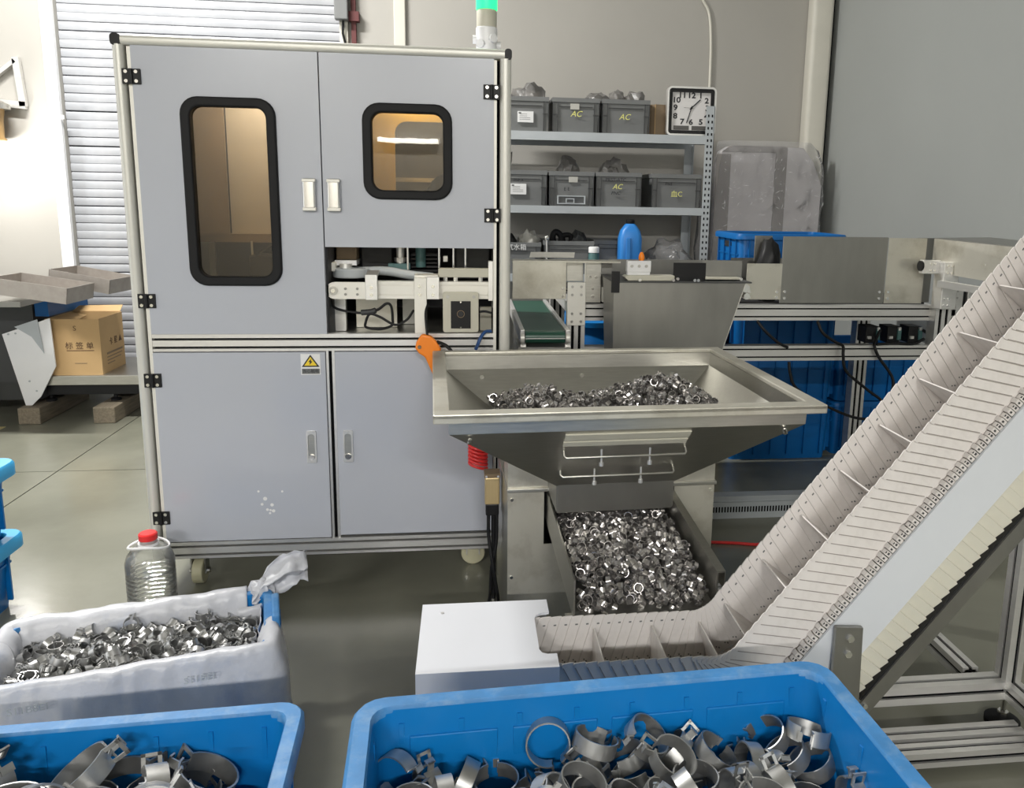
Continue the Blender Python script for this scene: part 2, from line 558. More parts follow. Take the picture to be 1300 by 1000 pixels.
MB().box(-0.478, -0.402, YB - 0.03, YB, 1.2, 4.2).build('trim_3', M['wall_trim'], bevel=0.006, **S)
MB().prism(rr(2.382, 2.535, YB - 0.12, YB, 0.03), 'z', 0, 4.2).build('trim_4', M['wall_trim'], smooth=40, **S)
MB().box(2.545, 2.574, YB - 0.03, YB, 0, 4.2).build('trim_5', M['dark_gap'], **S)

t = thing('door_latch', 'small white latch on the shutter frame beside the wall lamp', 'latch', (-2.62, YB - 0.03, 1.84))
MB().cyl((-2.652, YB - 0.034, 1.84), (-2.652, YB - 0.03, 1.84), 0.018, n=14).build('rose', M['white'], t)
MB().box(-2.645, -2.575, YB - 0.045, YB - 0.031, 1.826, 1.852).build('arm', M['white'], t, bevel=0.003)
t = thing('shutter_switch', 'grey control box high on the shutter rail with a dark strap', 'switch box', (-0.80, YB - 0.035, 2.55))
MB().box(-0.85, -0.765, YB - 0.10, YB - 0.036, 2.50, 2.75).build('box', M['grey_crate'], t, bevel=0.006)
MB().tube([(-0.80, YB - 0.06, 2.5), (-0.805, YB - 0.055, 2.42), (-0.79, YB - 0.05, 2.35), (-0.80, YB - 0.045, 2.25)], 0.008).build('cable', M['black'], t, smooth=60)
MB().box(-0.752, -0.722, YB - 0.04, YB - 0.001, 2.27, 2.85).build('strap', M['dark_red'], t)
MB().box(-0.765, -0.70, YB - 0.06, YB - 0.001, 2.50, 2.56).build('strap_buckle', M['dark_red'], t)
pts = curve_pts([(1.55, YB - 0.012, 2.90), (1.62, YB - 0.012, 2.75), (1.67, YB - 0.012, 2.66), (1.692, YB - 0.012, 2.50), (1.70, YB - 0.012, 2.2), (1.705, YB - 0.012, 1.2)])
o = MB().tube(pts, 0.010).build('wall_cable', M['wall_trim'], smooth=60)
o['label'], o['category'] = 'thin cream cable running down the wall behind the clock', 'cable'

# wall lamp bracket on the far white wall
t = thing('wall_lamp', 'amber shaded wall lamp under a triangular steel bracket on the white wall', 'lamp', (-2.9, YB, 2.0))
MB().bar((-2.835, YB - 0.03, 2.20), (-2.815, YB - 0.03, 1.90), 0.04, 0.03, up=(0, 1, 0)).build('upright', M['alu'], t)
MB().bar((-2.84, YB - 0.03, 2.18), (-3.16, YB - 0.03, 1.93), 0.025, 0.03, up=(0, 1, 0)).build('brace', M['alu'], t)
MB().bar((-3.18, YB - 0.03, 1.935), (-2.80, YB - 0.03, 1.905), 0.045, 0.03, up=(0, 1, 0)).build('arm', M['alu'], t)
MB().lathe([(0.10, -0.22), (0.085, -0.20), (0.088, -0.10), (0.10, -0.02), (0.09, 0.0)], (-2.985, YB - 0.14, 1.90), n=20).build('shade', M['amber_lamp'], t, smooth=50)
MB().lathe([(0.125, -0.03), (0.12, 0.0), (0.06, 0.03), (0.01, 0.035)], (-2.975, YB - 0.14, 1.90), n=20).build('cap', M['steel'], t, smooth=50)
ld = bpy.data.lights.new('wall_lamp_light', 'POINT'); ld.energy = 16; ld.shadow_soft_size = 0.06; ld.color = (1, 0.98, 0.94)
lo = bpy.data.objects.new('wall_lamp_light', ld); lo.location = (-2.985, YB - 0.30, 1.60); COL.objects.link(lo)

# tube lamp on the far wall behind the photographer (it shows as the streak in the cabinet pane)
t = thing('tube_lamp', 'lit white tube lamp mounted on the wall opposite the cabinet', 'lamp', (-0.88, -6.98, 2.19))
MB().box(-1.35, -0.40, -6.999, -6.94, 2.16, 2.22).build('housing', M['white'], t)
MB().cyl((-1.33, -6.91, 2.19), (-0.42, -6.91, 2.19), 0.035, n=12).build('tube', M['tube_lit'], t)

# ------------------------------------------------------------------ the packing machine (cabinet)
XL, XR, ZB, ZT, YF, YK = -1.080, 0.145, 0.130, 1.852, 2.67, 3.45
cab = thing('packing_machine', 'tall pale grey enclosed packing machine cabinet with bronze windows on casters', 'machine', (-0.47, 3.0, 0))
# corner posts
for x0, x1 in ((XL, -1.046), (0.108, XR)):
    MB().prism(rr(x0, x1, YF - 0.014, YF + 0.03, 0.0165, 6), 'z', ZB, ZT - 0.03).build('corner_post', M['post'], cab, smooth=40)
for x0, x1 in ((-1.038, -1.027), (0.088, 0.098)):
    MB().box(x0, x1, YF - 0.004, YF + 0.03, ZB, ZT - 0.035).build('edge_strip', M['alu_pale'], cab)
for x0, x1 in ((-1.046, -1.038), (0.098, 0.108)):
    MB().box(x0, x1, YF + 0.016, YF + 0.03, ZB, ZT - 0.035).build('slot', M['dark_gap'], cab)
for x0, x1 in ((XL, XL + 0.04), (XR - 0.04, XR)):
    MB().box(x0, x1, YK - 0.04, YK, ZB, ZT - 0.03).build('corner_post', M['post'], cab)
# top rail with black end caps
MB().prism(rr(YF - 0.012, YF + 0.03, ZT - 0.032, ZT, 0.012, 4), 'x', XL + 0.028, XR - 0.022).build('top_rail', M['post'], cab, smooth=40)
for x0, x1 in ((XL - 0.001, XL + 0.028), (XR - 0.022, XR + 0.001)):
    c = MB().prism(rr(x0, x1, ZT - 0.034, ZT + 0.001, 0.010, 4), 'y', YF - 0.013, YF + 0.03).build('corner_cap', M['black'], cab, smooth=40)
MB().box(XL + 0.02, XR - 0.02, YF + 0.03, YK, ZT - 0.03, ZT - 0.012).build('top_panel', M['panel'], cab)
MB().box(XL + 0.006, XL + 0.016, YF + 0.03, YK, ZB, ZT - 0.03).build('side_panel', M['panel'], cab)
MB().box(XR - 0.016, XR - 0.006, YF + 0.03, YK, ZB, ZT - 0.03).build('side_panel', M['panel'], cab)
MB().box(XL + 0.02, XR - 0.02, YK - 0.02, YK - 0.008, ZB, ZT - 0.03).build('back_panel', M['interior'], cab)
MB().box(XL + 0.02, XR - 0.02, YF + 0.03, YK - 0.02, 0.892, 0.905).build('deck', M['steel_dark'], cab)
MB().box(-0.4705, -0.462, YF + 0.02, YK - 0.05, 0.905, 1.80).build('divider_panel', M['interior'], cab)
MB().box(XL + 0.02, XR - 0.02, YF + 0.03, YK - 0.02, ZB, ZB + 0.02).build('floor_panel', M['steel_dark'], cab)
# slotted rails
def rail(name, x0, x1, strips, z0, z1):
    r = MB()
    for a, b in strips:
        r.box(x0, x1, YF - 0.002, YF + 0.028, a, b)
    ro = r.build(name, M['alu'], cab)
    MB().box(x0, x1, YF + 0.018, YF + 0.027, z0, z1).build('slot', M['dark_gap'], ro)
rail('middle_rail', -1.027, 0.088, [(0.9055, 0.919), (0.8775, 0.8975), (0.8605, 0.8695)], 0.861, 0.918)
rail('bottom_rail', -1.027, 0.088, [(0.178, 0.190), (0.1475, 0.170), (ZB, 0.1395)], ZB, 0.19)
MB().box(-0.4745, -0.4665, YF - 0.001, YF + 0.028, 0.19, 0.8605).box(-0.4555, -0.4465, YF - 0.001, YF + 0.028, 0.19, 0.8605).build('middle_post', M['alu'], cab)
MB().box(-0.4665, -0.4555, YF + 0.008, YF + 0.027, 0.19, 0.86).build('slot', M['dark_gap'], cab)
# doors
dY0, dY1 = YF - 0.010, YF + 0.012
def window_door(x0, x1, z0, z1, wx0, wx1, wz0, wz1, r):
    hole = rr(wx0 + 0.012, wx1 - 0.012, wz0 + 0.012, wz1 - 0.012, r - 0.012, 6)
    d = plate_hole(MB(), x0, x1, z0, z1, hole, dY0, dY1).build('upper_door', M['panel'], cab)
    go, gi = rr(wx0, wx1, wz0, wz1, r, 6), rr(wx0 + 0.03, wx1 - 0.03, wz0 + 0.03, wz1 - 0.03, r - 0.022, 6)
    g = MB().ring(go, gi, 'y', dY0 - 0.012, dY1 + 0.004)
    g.build('window_gasket', M['rubber'], d, smooth=50, bevel=0.006, seg=3)
    MB().prism(rr(wx0 + 0.02, wx1 - 0.02, wz0 + 0.02, wz1 - 0.02, r - 0.015, 6), 'y', YF - 0.003, YF + 0.001).build('window_pane', M['amber_glass'], d)
    return d
dl = window_door(-1.025, -0.4675, 0.920, 1.820, -0.890, -0.601, 1.081, 1.674, 0.055)
dr = window_door(-0.4635, 0.0885, 1.210, 1.820, -0.334, -0.047, 1.367, 1.672, 0.055)
for d, hx in ((dl, -0.505), (dr, -0.428)):
    hb = MB()
    hb.box(hx - 0.019, hx + 0.019, dY0 - 0.004, dY0, 1.325, 1.430)
    hb.build('handle_plate', M['steel_dark'], d, bevel=0.002)
    h2 = MB().prism(rr(hx - 0.020, hx + 0.020, dY0 - 0.024, dY0 - 0.004, 0.007, 3), 'z', 1.338, 1.418)
    h2.build('handle', M['chrome'], d, smooth=40)
    h3 = MB().box(hx - 0.021, hx + 0.021, dY0 - 0.022, dY0 - 0.003, 1.418, 1.4285).box(hx - 0.021, hx + 0.021, dY0 - 0.022, dY0 - 0.003, 1.3265, 1.338)
    h3.build('handle_end', M['alu_pale'], d, bevel=0.002)
ll = MB().box(-1.026, -0.4760, dY0, dY1, 0.196, 0.858).build('lower_door', M['panel'], cab, bevel=0.0015)
lr = MB().box(-0.4450, 0.0865, dY0, dY1, 0.203, 0.858).build('lower_door', M['panel'], cab, bevel=0.0015)
for d, hx in ((ll, -0.531), (lr, -0.409)):
    a = rr(hx - 0.016, hx + 0.016, 0.472, 0.584, 0.004, 3)
    b = rr(hx - 0.011, hx + 0.011, 0.484, 0.574, 0.009, 3)
    MB().ring(a, b, 'y', dY0 - 0.007, dY0).build('latch_frame', M['alu'], d, smooth=40)
    MB().prism(rr(hx - 0.011, hx + 0.011, 0.484, 0.574, 0.009, 3), 'y', dY0 - 0.003, dY0 - 0.001).build('latch_paddle', M['steel'], d)
    MB().cyl((hx, dY0 - 0.009, 0.492), (hx, dY0 - 0.002, 0.492), 0.010, n=12).build('latch_button', M['chrome'], d, smooth=40)
# hinges
for hx, hz, s in ((-1.025, 1.727, 1), (-1.03, 1.030, 1), (-1.03, 0.766, 1), (-1.036, 0.286, 1), (0.081, 1.716, -1), (0.084, 1.320, -1)):
    h = MB().box(hx - 0.027, hx - 0.003, dY0 - 0.006, dY0 + 0.001, hz - 0.023, hz + 0.023).box(hx + 0.003, hx + 0.027, dY0 - 0.006, dY0 + 0.001, hz - 0.023, hz + 0.023)
    h.cyl((hx, dY0 - 0.006, hz - 0.023), (hx, dY0 - 0.006, hz + 0.023), 0.006, n=10)
    ho = h.build('hinge', M['black'], cab, bevel=0.001)
    bolts(MB(), [(hx + i * 0.015, hz + j * 0.014) for i in (-1, 1) for j in (-1, 1)], dY0 - 0.006, 0.0055, 0.003).build('screw', M['chrome'], ho, smooth=40)
# warning sign with its lettering
sg = MB().box(-0.556, -0.492, dY0 - 0.002, dY0 - 0.0002, 0.781, 0.852).build('warning_sign', M['paper'], cab)
MB().prism([(-0.553, 0.808), (-0.495, 0.808), (-0.524, 0.850)], 'y', dY0 - 0.003, dY0 - 0.002).build('triangle_border', M['ink'], sg)
MB().prism([(-0.545, 0.8125), (-0.503, 0.8125), (-0.524, 0.8425)], 'y', dY0 - 0.0036, dY0 - 0.003).build('triangle', M['yellow'], sg)
MB().prism([(-0.521, 0.836), (-0.531, 0.825), (-0.5255, 0.825), (-0.528, 0.8145), (-0.517, 0.8275), (-0.5225, 0.8275)], 'y', dY0 - 0.0042, dY0 - 0.0036).build('lightning_bolt', M['ink'], sg)
MB().box(-0.553, -0.495, dY0 - 0.003, dY0 - 0.002, 0.784, 0.802).build('caption_bar', M['grey_crate'], sg)
text('当心触电', 0.0135, (-0.524, dY0 - 0.0033, 0.793), FRONT, M['ink'], sg)
sm_ = MB()
for x, z, r in ((-0.694, 0.345, .007), (-0.705, 0.325, .005), (-0.672, 0.322, .006), (-0.688, 0.305, .005), (-0.678, 0.303, .004), (-0.668, 0.300, .006), (-0.680, 0.292, .004), (-0.715, 0.372, .004), (-0.636, 0.37, .004)):
    sm_.cyl((x, dY0 - 0.0008, z), (x, dY0 - 0.0001, z), r, n=9)
sm_.build('glue_speck', M['paper'], ll, kind='stuff')
# casters
for cx, cy in ((-0.955, 2.755), (0.018, 2.83), (-0.955, 3.36), (0.05, 3.36)):
    f = MB().box(cx - 0.035, cx + 0.035, cy - 0.035, cy + 0.035, ZB - 0.006, ZB).box(cx - 0.026, cx - 0.021, cy - 0.02, cy + 0.02, 0.04, ZB - 0.006).box(cx + 0.021, cx + 0.026, cy - 0.02, cy + 0.02, 0.04, ZB - 0.006)
    fo = f.build('caster', M['bolt'], cab)
    ax = (0, 0.018, 0) if (cx > -.5 and cy < 3) else (0.018, 0, 0)
    MB().cyl((cx - ax[0], cy - ax[1], 0.045), (cx + ax[0], cy + ax[1], 0.045), 0.045, n=22).build('wheel', M['nylon'], fo, smooth=40, bevel=0.004)
    MB().cyl((cx - 0.034, cy, 0.045), (cx + 0.034, cy, 0.045), 0.010, n=10).build('axle', M['bolt'], fo)
# signal tower
tw = MB().lathe([(0.045, 0), (0.045, 0.012), (0.036, 0.02), (0.036, 0.10), (0.030, 0.106), (0.030, 0.110)], (0.068, 2.80, ZT - 0.012), n=20).build('signal_tower', M['white'], cab, smooth=40)
kn = MB()
for a in range(6):
    ang = a * PI / 3
    kn.cyl((0.068 + 0.030 * math.cos(ang), 2.80 + 0.030 * math.sin(ang), 1.885 + 0.018 * (a % 2)), (0.068 + 0.047 * math.cos(ang), 2.80 + 0.047 * math.sin(ang), 1.885 + 0.018 * (a % 2)), 0.014, n=12)
kn.build('bracket_knob', M['white'], tw, smooth=40)
MB().lathe([(0.033, 0), (0.034, 0.005), (0.034, 0.075), (0.032, 0.08)], (0.068, 2.80, 1.918), n=20).build('tower_section', M['beige'], tw, smooth=40)
MB().lathe([(0.035, 0), (0.036, 0.003), (0.036, 0.09), (0.033, 0.1)], (0.068, 2.80, 1.998), n=20).build('lamp_lens', M['green_lamp'], tw, smooth=40)
MB().lathe([(0.033, 0), (0.03, 0.02), (0.02, 0.03)], (0.068, 2.80, 2.098), n=20).build('tower_cap', M['white'], tw, smooth=40)

# ---- works seen in the opening and the windows
tr = MB().prism([(-0.32, 1.034), (-0.32, 1.091)] + [(-0.443 + 0.0285 * math.cos(a), 1.0625 + 0.0285 * math.sin(a)) for a in [PI / 2 + PI * k / 10 for k in range(11)]], 'y', 2.690, 2.70).build('transfer_rail', M['alu_pale'], cab, smooth=30)
pr = MB()
for a, b in ((1.034, 1.046), (1.0485, 1.0795), (1.082, 1.093)):
    pr.box(-0.335, 0.088, 2.700, 2.735, a, b)
pr.box(-0.335, 0.088, 2.704, 2.733, 1.035, 1.092)
pr.build('rail_profile', M['alu_pale'], tr)
MB().ring([(-0.447 + 0.015 * math.cos(a), 1.0625 + 0.015 * math.sin(a)) for a in [PI * k / 10 for k in range(20)]], [(-0.447 + 0.0095 * math.cos(a), 1.0625 + 0.0095 * math.sin(a)) for a in [PI * k / 10 for k in range(20)]], 'y', 2.684, 2.691).build('bearing', M['bolt'], tr, smooth=30)
MB().cyl((-0.447, 2.683, 1.0625), (-0.447, 2.695, 1.0625), 0.007, n=12).build('axle', M['chrome'], tr)
bolts(MB(), [(-0.407, 1.069), (-0.368, 1.069), (-0.407, 1.050), (-0.368, 1.050)], 2.690, 0.0045).build('bolt', M['steel_dark'], tr)
b1 = MB().box(-0.340, -0.300, 2.676, 2.688, 1.032, 1.118).prism([(2.676, 1.112), (2.688, 1.106), (2.75, 1.120), (2.75, 1.127)], 'x', -0.340, -0.300).build('clamp_bracket', M['alu'], tr, bevel=0.0015)
bolts(MB(), [(-0.320, 1.075), (-0.320, 1.050)], 2.676, 0.006).build('bolt', M['chrome'], b1, smooth=40)
b2 = MB().box(-0.178, -0.137, 2.672, 2.686, 0.919, 1.108).build('upright_bracket', M['alu_pale'], tr, bevel=0.0015)
MB().box(-0.178, -0.098, 2.686, 2.75, 1.108, 1.116).build('bracket_shelf', M['alu_pale'], tr, bevel=0.001)
bolts(MB(), [(-0.160, 1.080), (-0.160, 1.052)], 2.672, 0.006).build('bolt', M['chrome'], tr, smooth=40)
b3 = MB().box(-0.1365, -0.094, 2.668, 2.684, 1.036, 1.112).build('clamp_bracket', M['alu'], tr, bevel=0.0015)
bolts(MB(), [(-0.115, 1.080), (-0.115, 1.052)], 2.668, 0.006).build('bolt', M['chrome'], b3, smooth=40)
sb = MB().prism(rr(-0.083, 0.038, 0.922, 1.060, 0.008, 3), 'y', 2.672, 2.690).build('sensor_box', M['beige'], cab, smooth=40, bevel=0.0015)
MB().box(-0.056, 0.011, 2.6695, 2.672, 0.936, 1.030).build('sensor_window', M['black'], sb)
MB().ring([(-0.0225 + 0.013 * math.cos(a), 0.986 + 0.013 * math.sin(a)) for a in [PI * k / 10 for k in range(20)]], [(-0.0225 + 0.011 * math.cos(a), 0.986 + 0.011 * math.sin(a)) for a in [PI * k / 10 for k in range(20)]], 'y', 2.6688, 2.6696).build('lens_ring', M['carton_dark'], sb)
MB().cyl((-0.0225, 2.666, 0.986), (-0.0225, 2.670, 0.986), 0.008, n=14).build('lens', M['interior'], sb)
bolts(MB(), [(-0.066, 1.045), (0.022, 1.045)], 2.672, 0.006, 0.003).build('bolt', M['bolt'], sb)
bolts(MB(), [(-0.0225, 1.027), (-0.0225, 0.939)], 2.6695, 0.003, 0.002).build('screw', M['chrome'], sb)
tb = MB().box(-0.098, 0.078, 2.70, 2.74, 1.108, 1.138).build('guide_bar', M['beige'], cab, bevel=0.002)
MB().cyl((-0.04, 2.71, 1.093), (-0.04, 2.71, 1.108), 0.008).cyl((0.045, 2.71, 1.093), (0.045, 2.71, 1.108), 0.008).cyl((-0.075, 2.71, 1.093), (-0.075, 2.71, 1.108), 0.008).build('standoff', M['chrome'], tb)
MB().box(0.072, 0.087, 2.685, 2.72, 1.03, 1.165).build('end_stop', M['alu'], cab)
# machinery behind
MB().box(-0.455, -0.385, 2.82, 2.90, 1.155, 1.30).build('motor', M['carton_dark'], cab, bevel=0.004)
MB().box(-0.457, -0.383, 2.80, 2.91, 1.138, 1.155).build('motor_plate', M['white'], cab)
MB().box(-0.48, -0.45, 2.76, 2.90, 1.12, 1.15).build('guide_block', M['alu_pale'], cab, bevel=0.003)
arm = MB().cyl((-0.40, 2.80, 1.098), (-0.40, 2.80, 1.13), 0.065, n=24).build('swing_arm', M['rack'], cab, smooth=40, bevel=0.004)
MB().cyl((-0.42, 2.80, 1.13), (-0.42, 2.80, 1.145), 0.022, n=16).build('arm_hub', M['alu'], arm, smooth=40)
MB().tube(curve_pts([(-0.36, 2.80, 1.118), (-0.28, 2.79, 1.120), (-0.20, 2.78, 1.108), (-0.12, 2.78, 1.100)], 6), 0.016, n=10).build('arm_tube', M['rack'], arm, smooth=60)
MB().box(-0.375, -0.265, 2.86, 3.0, 1.10, 1.30).build('drive_box', M['black'], cab, bevel=0.004)
MB().box(-0.275, -0.20, 2.80, 2.83, 1.125, 1.145).build('cutter_plate', M['teal'], cab)
cy = MB().cyl((-0.235, 2.83, 1.145), (-0.235, 2.83, 1.30), 0.014, n=12).build('air_cylinder', M['alu'], cab, smooth=40)
MB().cyl((-0.235, 2.83, 1.15), (-0.235, 2.83, 1.165), 0.022, n=12).build('cylinder_foot', M['bolt'], cy)
MB().cyl((-0.165, 2.85, 1.13), (-0.165, 2.85, 1.30), 0.018, n=12).build('air_cylinder', M['teal'], cab, smooth=40)
for i, x in enumerate((-0.207, -0.098, -0.048, -0.006)):
    MB().cyl((x, 2.80, 1.12), (x, 2.80, 1.40), 0.0045, n=8).build('guide_rod', M['chrome'], cab, smooth=60)
st = MB()
for i in range(5):
    st.box(-0.20, -0.10, 2.86, 2.94, 1.112 + i * 0.014, 1.119 + i * 0.014)
st.build('gripper_stack', M['black'], cab)
MB().box(-0.085, -0.07, 2.84, 2.88, 1.15, 1.17).build('limit_switch', M['alu'], cab)
MB().box(-0.04, 0.08, 2.95, 2.97, 1.08, 1.32).build('guard_plate', M['grey_dark'], cab)
MB().box(-0.40, -0.255, 2.88, 2.886, 0.907, 1.055).build('guard_plate', M['steel_worn'], cab)
MB().box(-0.465, -0.425, 2.80, 2.83, 0.907, 1.04).build('slide_bracket', M['alu'], cab)
MB().box(-0.24, -0.18, 2.95, 2.96, 0.907, 1.06).build('guard_plate', M['steel_dark'], cab)
MB().box(0.045, 0.085, 2.80, 2.83, 0.907, 0.99).build('slide_bracket', M['beige'], cab)
pts = curve_pts([(-0.46, 2.72, 1.03), (-0.455, 2.74, 1.00), (-0.42, 2.75, 0.985), (-0.36, 2.75, 0.978), (-0.31, 2.74, 0.990), (-0.278, 2.74, 1.012), (-0.262, 2.74, 1.002), (-0.258, 2.74, 0.960), (-0.262, 2.74, 0.935), (-0.30, 2.73, 0.925), (-0.345, 2.73, 0.930), (-0.35, 2.74, 0.945), (-0.335, 2.74, 0.975), (-0.30, 2.74, 0.965), (-0.25, 2.74, 0.938), (-0.21, 2.74, 0.955), (-0.185, 2.74, 0.99)], 8)
MB().tube(pts, 0.0045).build('sensor_cable', M['black'], cab, smooth=60)
MB().tube([(-0.365, 2.748, 0.979), (-0.355, 2.748, 0.98), (-0.33, 2.745, 0.983), (-0.315, 2.743, 0.988)], 0.010).build('cable_plug', M['grey_dark'], cab, smooth=60)
MB().tube(curve_pts([(0.035, 2.72, 0.985), (0.06, 2.72, 0.988), (0.085, 2.72, 0.982)], 5), 0.004).build('sensor_cable', M['black'], cab, smooth=60)
MB().tube(curve_pts([(0.080, 2.66, 0.928), (0.060, 2.645, 0.928), (0.045, 2.63, 0.912), (0.035, 2.62, 0.890), (0.028, 2.60, 0.878)], 6), 0.006).build('air_tube', M['navy'], cab, smooth=60)
# boards behind the windows; the tan one stands in for a pane reflection
MB().box(-0.845, -0.56, 2.98, 2.99, 1.235, 1.76).build('reflection_board', M['reflection_board'], cab)
MB().box(-0.93, -0.83, 2.90, 2.91, 1.235, 1.76).build('edge_board', M['carton_dark'], cab)
MB().box(-0.96, -0.56, 2.95, 3.0, 1.205, 1.235).build('cross_beam', M['carton_dark'], cab)
MB().box(-0.76, -0.60, 2.86, 3.0, 0.905, 1.165).build('control_box', M['black'], cab, bevel=0.006)
MB().cyl((-0.77, 2.95, 0.905), (-0.77, 2.95, 1.21), 0.004, n=8).build('guide_rod', M['alu'], cab)
MB().tube(curve_pts([(-0.73, 2.84, 1.165), (-0.69, 2.84, 1.195), (-0.63, 2.84, 1.205), (-0.60, 2.84, 1.20)], 6), 0.005).build('sensor_cable', M['black'], cab, smooth=60)
hole = rr(-0.243, 0.02, 1.352, 1.628, 0.04, 6)
plate_hole(MB(), -0.36, 0.06, 1.30, 1.76, hole, 2.790, 2.797).build('ochre_plate', M['amber_panel'], cab)
crumple((-0.07, 2.92, 1.33), (0.08, 0.05, 0.07), 3, 0.2).build('hose_bundle', M['black'], cab, smooth=50)
MB().box(-0.30, 0.06, 3.0, 3.01, 1.30, 1.76).build('inner_shield', M['grey_crate'], cab)
MB().box(-0.30, 0.06, 2.97, 2.99, 1.43, 1.445).build('cross_beam', M['steel'], cab)
ld = bpy.data.lights.new('cabinet_fill', 'AREA'); ld.size = 0.12; ld.energy = 2.6; ld.color = (1, .97, .92)  # added fill lights inside the cabinet, without fixtures, brightening what the windows show
lo = bpy.data.objects.new('cabinet_fill', ld); lo.location = (-0.68, 2.78, 1.79); lo.rotation_euler = (0.5, 0, 0); COL.objects.link(lo)
ld = bpy.data.lights.new('cabinet_fill', 'AREA'); ld.size = 0.05; ld.energy = 1.6; ld.color = (1, .93, .8)
lo = bpy.data.objects.new('cabinet_fill', ld); lo.location = (-0.16, 2.73, 1.80); lo.rotation_euler = (0.25, 0, 0); COL.objects.link(lo)
# ------------------------------------------------------------------ vibratory feeder: hopper, stand and tray
fd = thing('vibratory_feeder', 'stainless feed hopper on a box stand with a sloping tray of small clamps', 'feeder', (0.39, 2.17, 0), math.radians(2.5))
T = wm(fd)
def loop(x0, x1, y0, y1, z):
    return [(x0, y0, z), (x1, y0, z), (x1, y1, z), (x0, y1, z)]
OX0, OX1, OY0, OY1 = -0.15, 0.18, -0.12, 0.18
loops = [loop(-0.452, 0.452, -0.350, 0.362, 0.872), loop(-0.450, 0.450, -0.348, 0.360, 0.825), loop(OX0 - .003, OX1 + .003, OY0 - .003, OY1 + .003, 0.60),
         loop(OX0, OX1, OY0, OY1, 0.602), loop(-0.446, 0.446, -0.344, 0.356, 0.828), loop(-0.448, 0.448, -0.346, 0.358, 0.872)]
MB(T).loft(loops + [loops[0]], False, False).build('hopper_bin', M['steel'], fd, smooth=20)
rim = MB(T)
po = [(-.487, -.387), (.487, -.387), (.487, .387), (-.487, .387)]
pi_ = [(-.447, -.345), (.447, -.345), (.447, .357), (-.447, .357)]
rim.ring(po, pi_, 'z', 0.872, 0.885)
rim.ring(po, [(-.481, -.381), (.481, -.381), (.481, .381), (-.481, .381)], 'z', 0.862, 0.885)
rim.build('hopper_rim', M['steel_worn'], fd, bevel=0.004)
bp = MB(T)
for x in (-0.33, 0.0, 0.31):
    bp.cyl((x, 0.348, 0.80), (x, 0.335, 0.806), 0.007, n=8)
for x in (-0.40, 0.40):
    bp.cyl((x, -0.345, 0.80), (x, -0.336, 0.81), 0.006, n=8)
bp.build('hopper_bolt', M['chrome'], fd, smooth=40)
def fy(z):            # front face of the bin
    return -0.348 + (0.825 - z) / 0.225 * 0.225
for z0, z1 in ((0.792, 0.812), (0.770, 0.785)):
    MB(T).quad((-0.168, fy(z0) - 0.006, z0), (0.152, fy(z0) - 0.006, z0), (0.152, fy(z1) - 0.006, z1), (-0.168, fy(z1) - 0.006, z1), -0.004).build('gate_strip', M['beige'], fd)
for z, hw in ((0.735, 0.160), (0.655, 0.155)):
    y = fy(z)
    pts = [(-hw, y - 0.003, z + 0.022), (-hw, y - 0.022, z + 0.004), (-hw + .004, y - 0.026, z), (hw - .004, y - 0.026, z), (hw, y - 0.022, z + 0.004), (hw, y - 0.003, z + 0.022)]
    g = MB(T).tube(pts, 0.0035).build('guide_wire', M['steel'], fd, smooth=60)
    k = MB(T)
    for x in (-0.065, 0.062):
        k.cyl((x, y - 0.026, z + 0.02), (x, y - 0.026, z - 0.014), 0.0028, n=8)
        k.cyl((x, y - 0.026, z - 0.014), (x, y - 0.026, z - 0.024), 0.006, n=8)
    k.build('wing_bolt', M['alu'], g, smooth=40)
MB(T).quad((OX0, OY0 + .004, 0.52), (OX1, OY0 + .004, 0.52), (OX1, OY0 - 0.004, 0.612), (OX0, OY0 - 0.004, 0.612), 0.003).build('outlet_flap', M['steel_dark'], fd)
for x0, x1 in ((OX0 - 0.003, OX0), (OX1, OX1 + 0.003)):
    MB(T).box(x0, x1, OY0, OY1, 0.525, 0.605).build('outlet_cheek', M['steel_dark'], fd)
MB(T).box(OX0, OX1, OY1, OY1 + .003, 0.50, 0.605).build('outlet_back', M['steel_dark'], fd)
# stand
sx0, sx1, sy0, sy1 = -0.273, 0.362, 0.03, 0.40
MB(T).prism([(sx0, 0.0), (sx1, 0.0), (sx1, 0.53), (0.235, 0.53), (0.235, 0.36), (-0.165, 0.36), (-0.165, 0.53), (sx0, 0.53)], 'y', sy0, sy0 + 0.003).build('stand_front', M['steel_worn'], fd)
for x0, x1 in ((sx0, sx0 + .003), (sx1 - .003, sx1)):
    MB(T).box(x0, x1, sy0 + .003, sy1, 0, 0.53).build('stand_side', M['steel'], fd)
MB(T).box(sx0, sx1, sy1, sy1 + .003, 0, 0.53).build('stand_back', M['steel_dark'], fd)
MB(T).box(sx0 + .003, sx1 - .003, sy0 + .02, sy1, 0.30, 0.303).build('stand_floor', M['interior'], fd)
for a_, b_ in ((sx0 - .003, -0.152), (0.222, sx1 + .003)):
    MB(T).box(a_, b_, sy0 - 0.012, sy1, 0.53, 0.54).build('stand_ledge', M['steel'], fd, bevel=0.001)
MB(T).prism([(sx0, 0.54), (OX0 - 0.004, 0.54), (OX0 - .004, 0.597), (sx0, 0.688)], 'y', sy0, sy0 + 0.12).build('hopper_support', M['steel_worn'], fd)
MB(T).prism([(sx1, 0.54), (OX1 + 0.004, 0.54), (OX1 + .004, 0.597), (sx1, 0.74)], 'y', sy0, sy0 + 0.12).build('hopper_support', M['steel_worn'], fd)
bo = MB(T)
for x, z in ((sx0 + .012, 0.505), (sx0 + .012, 0.26), (sx1 - .012, 0.51), (sx1 - .012, 0.27)):
    bo.cyl((x, sy0 - 0.004, z), (x, sy0, z), 0.005, n=8)
bo.build('stand_bolt', M['chrome'], fd, smooth=40)
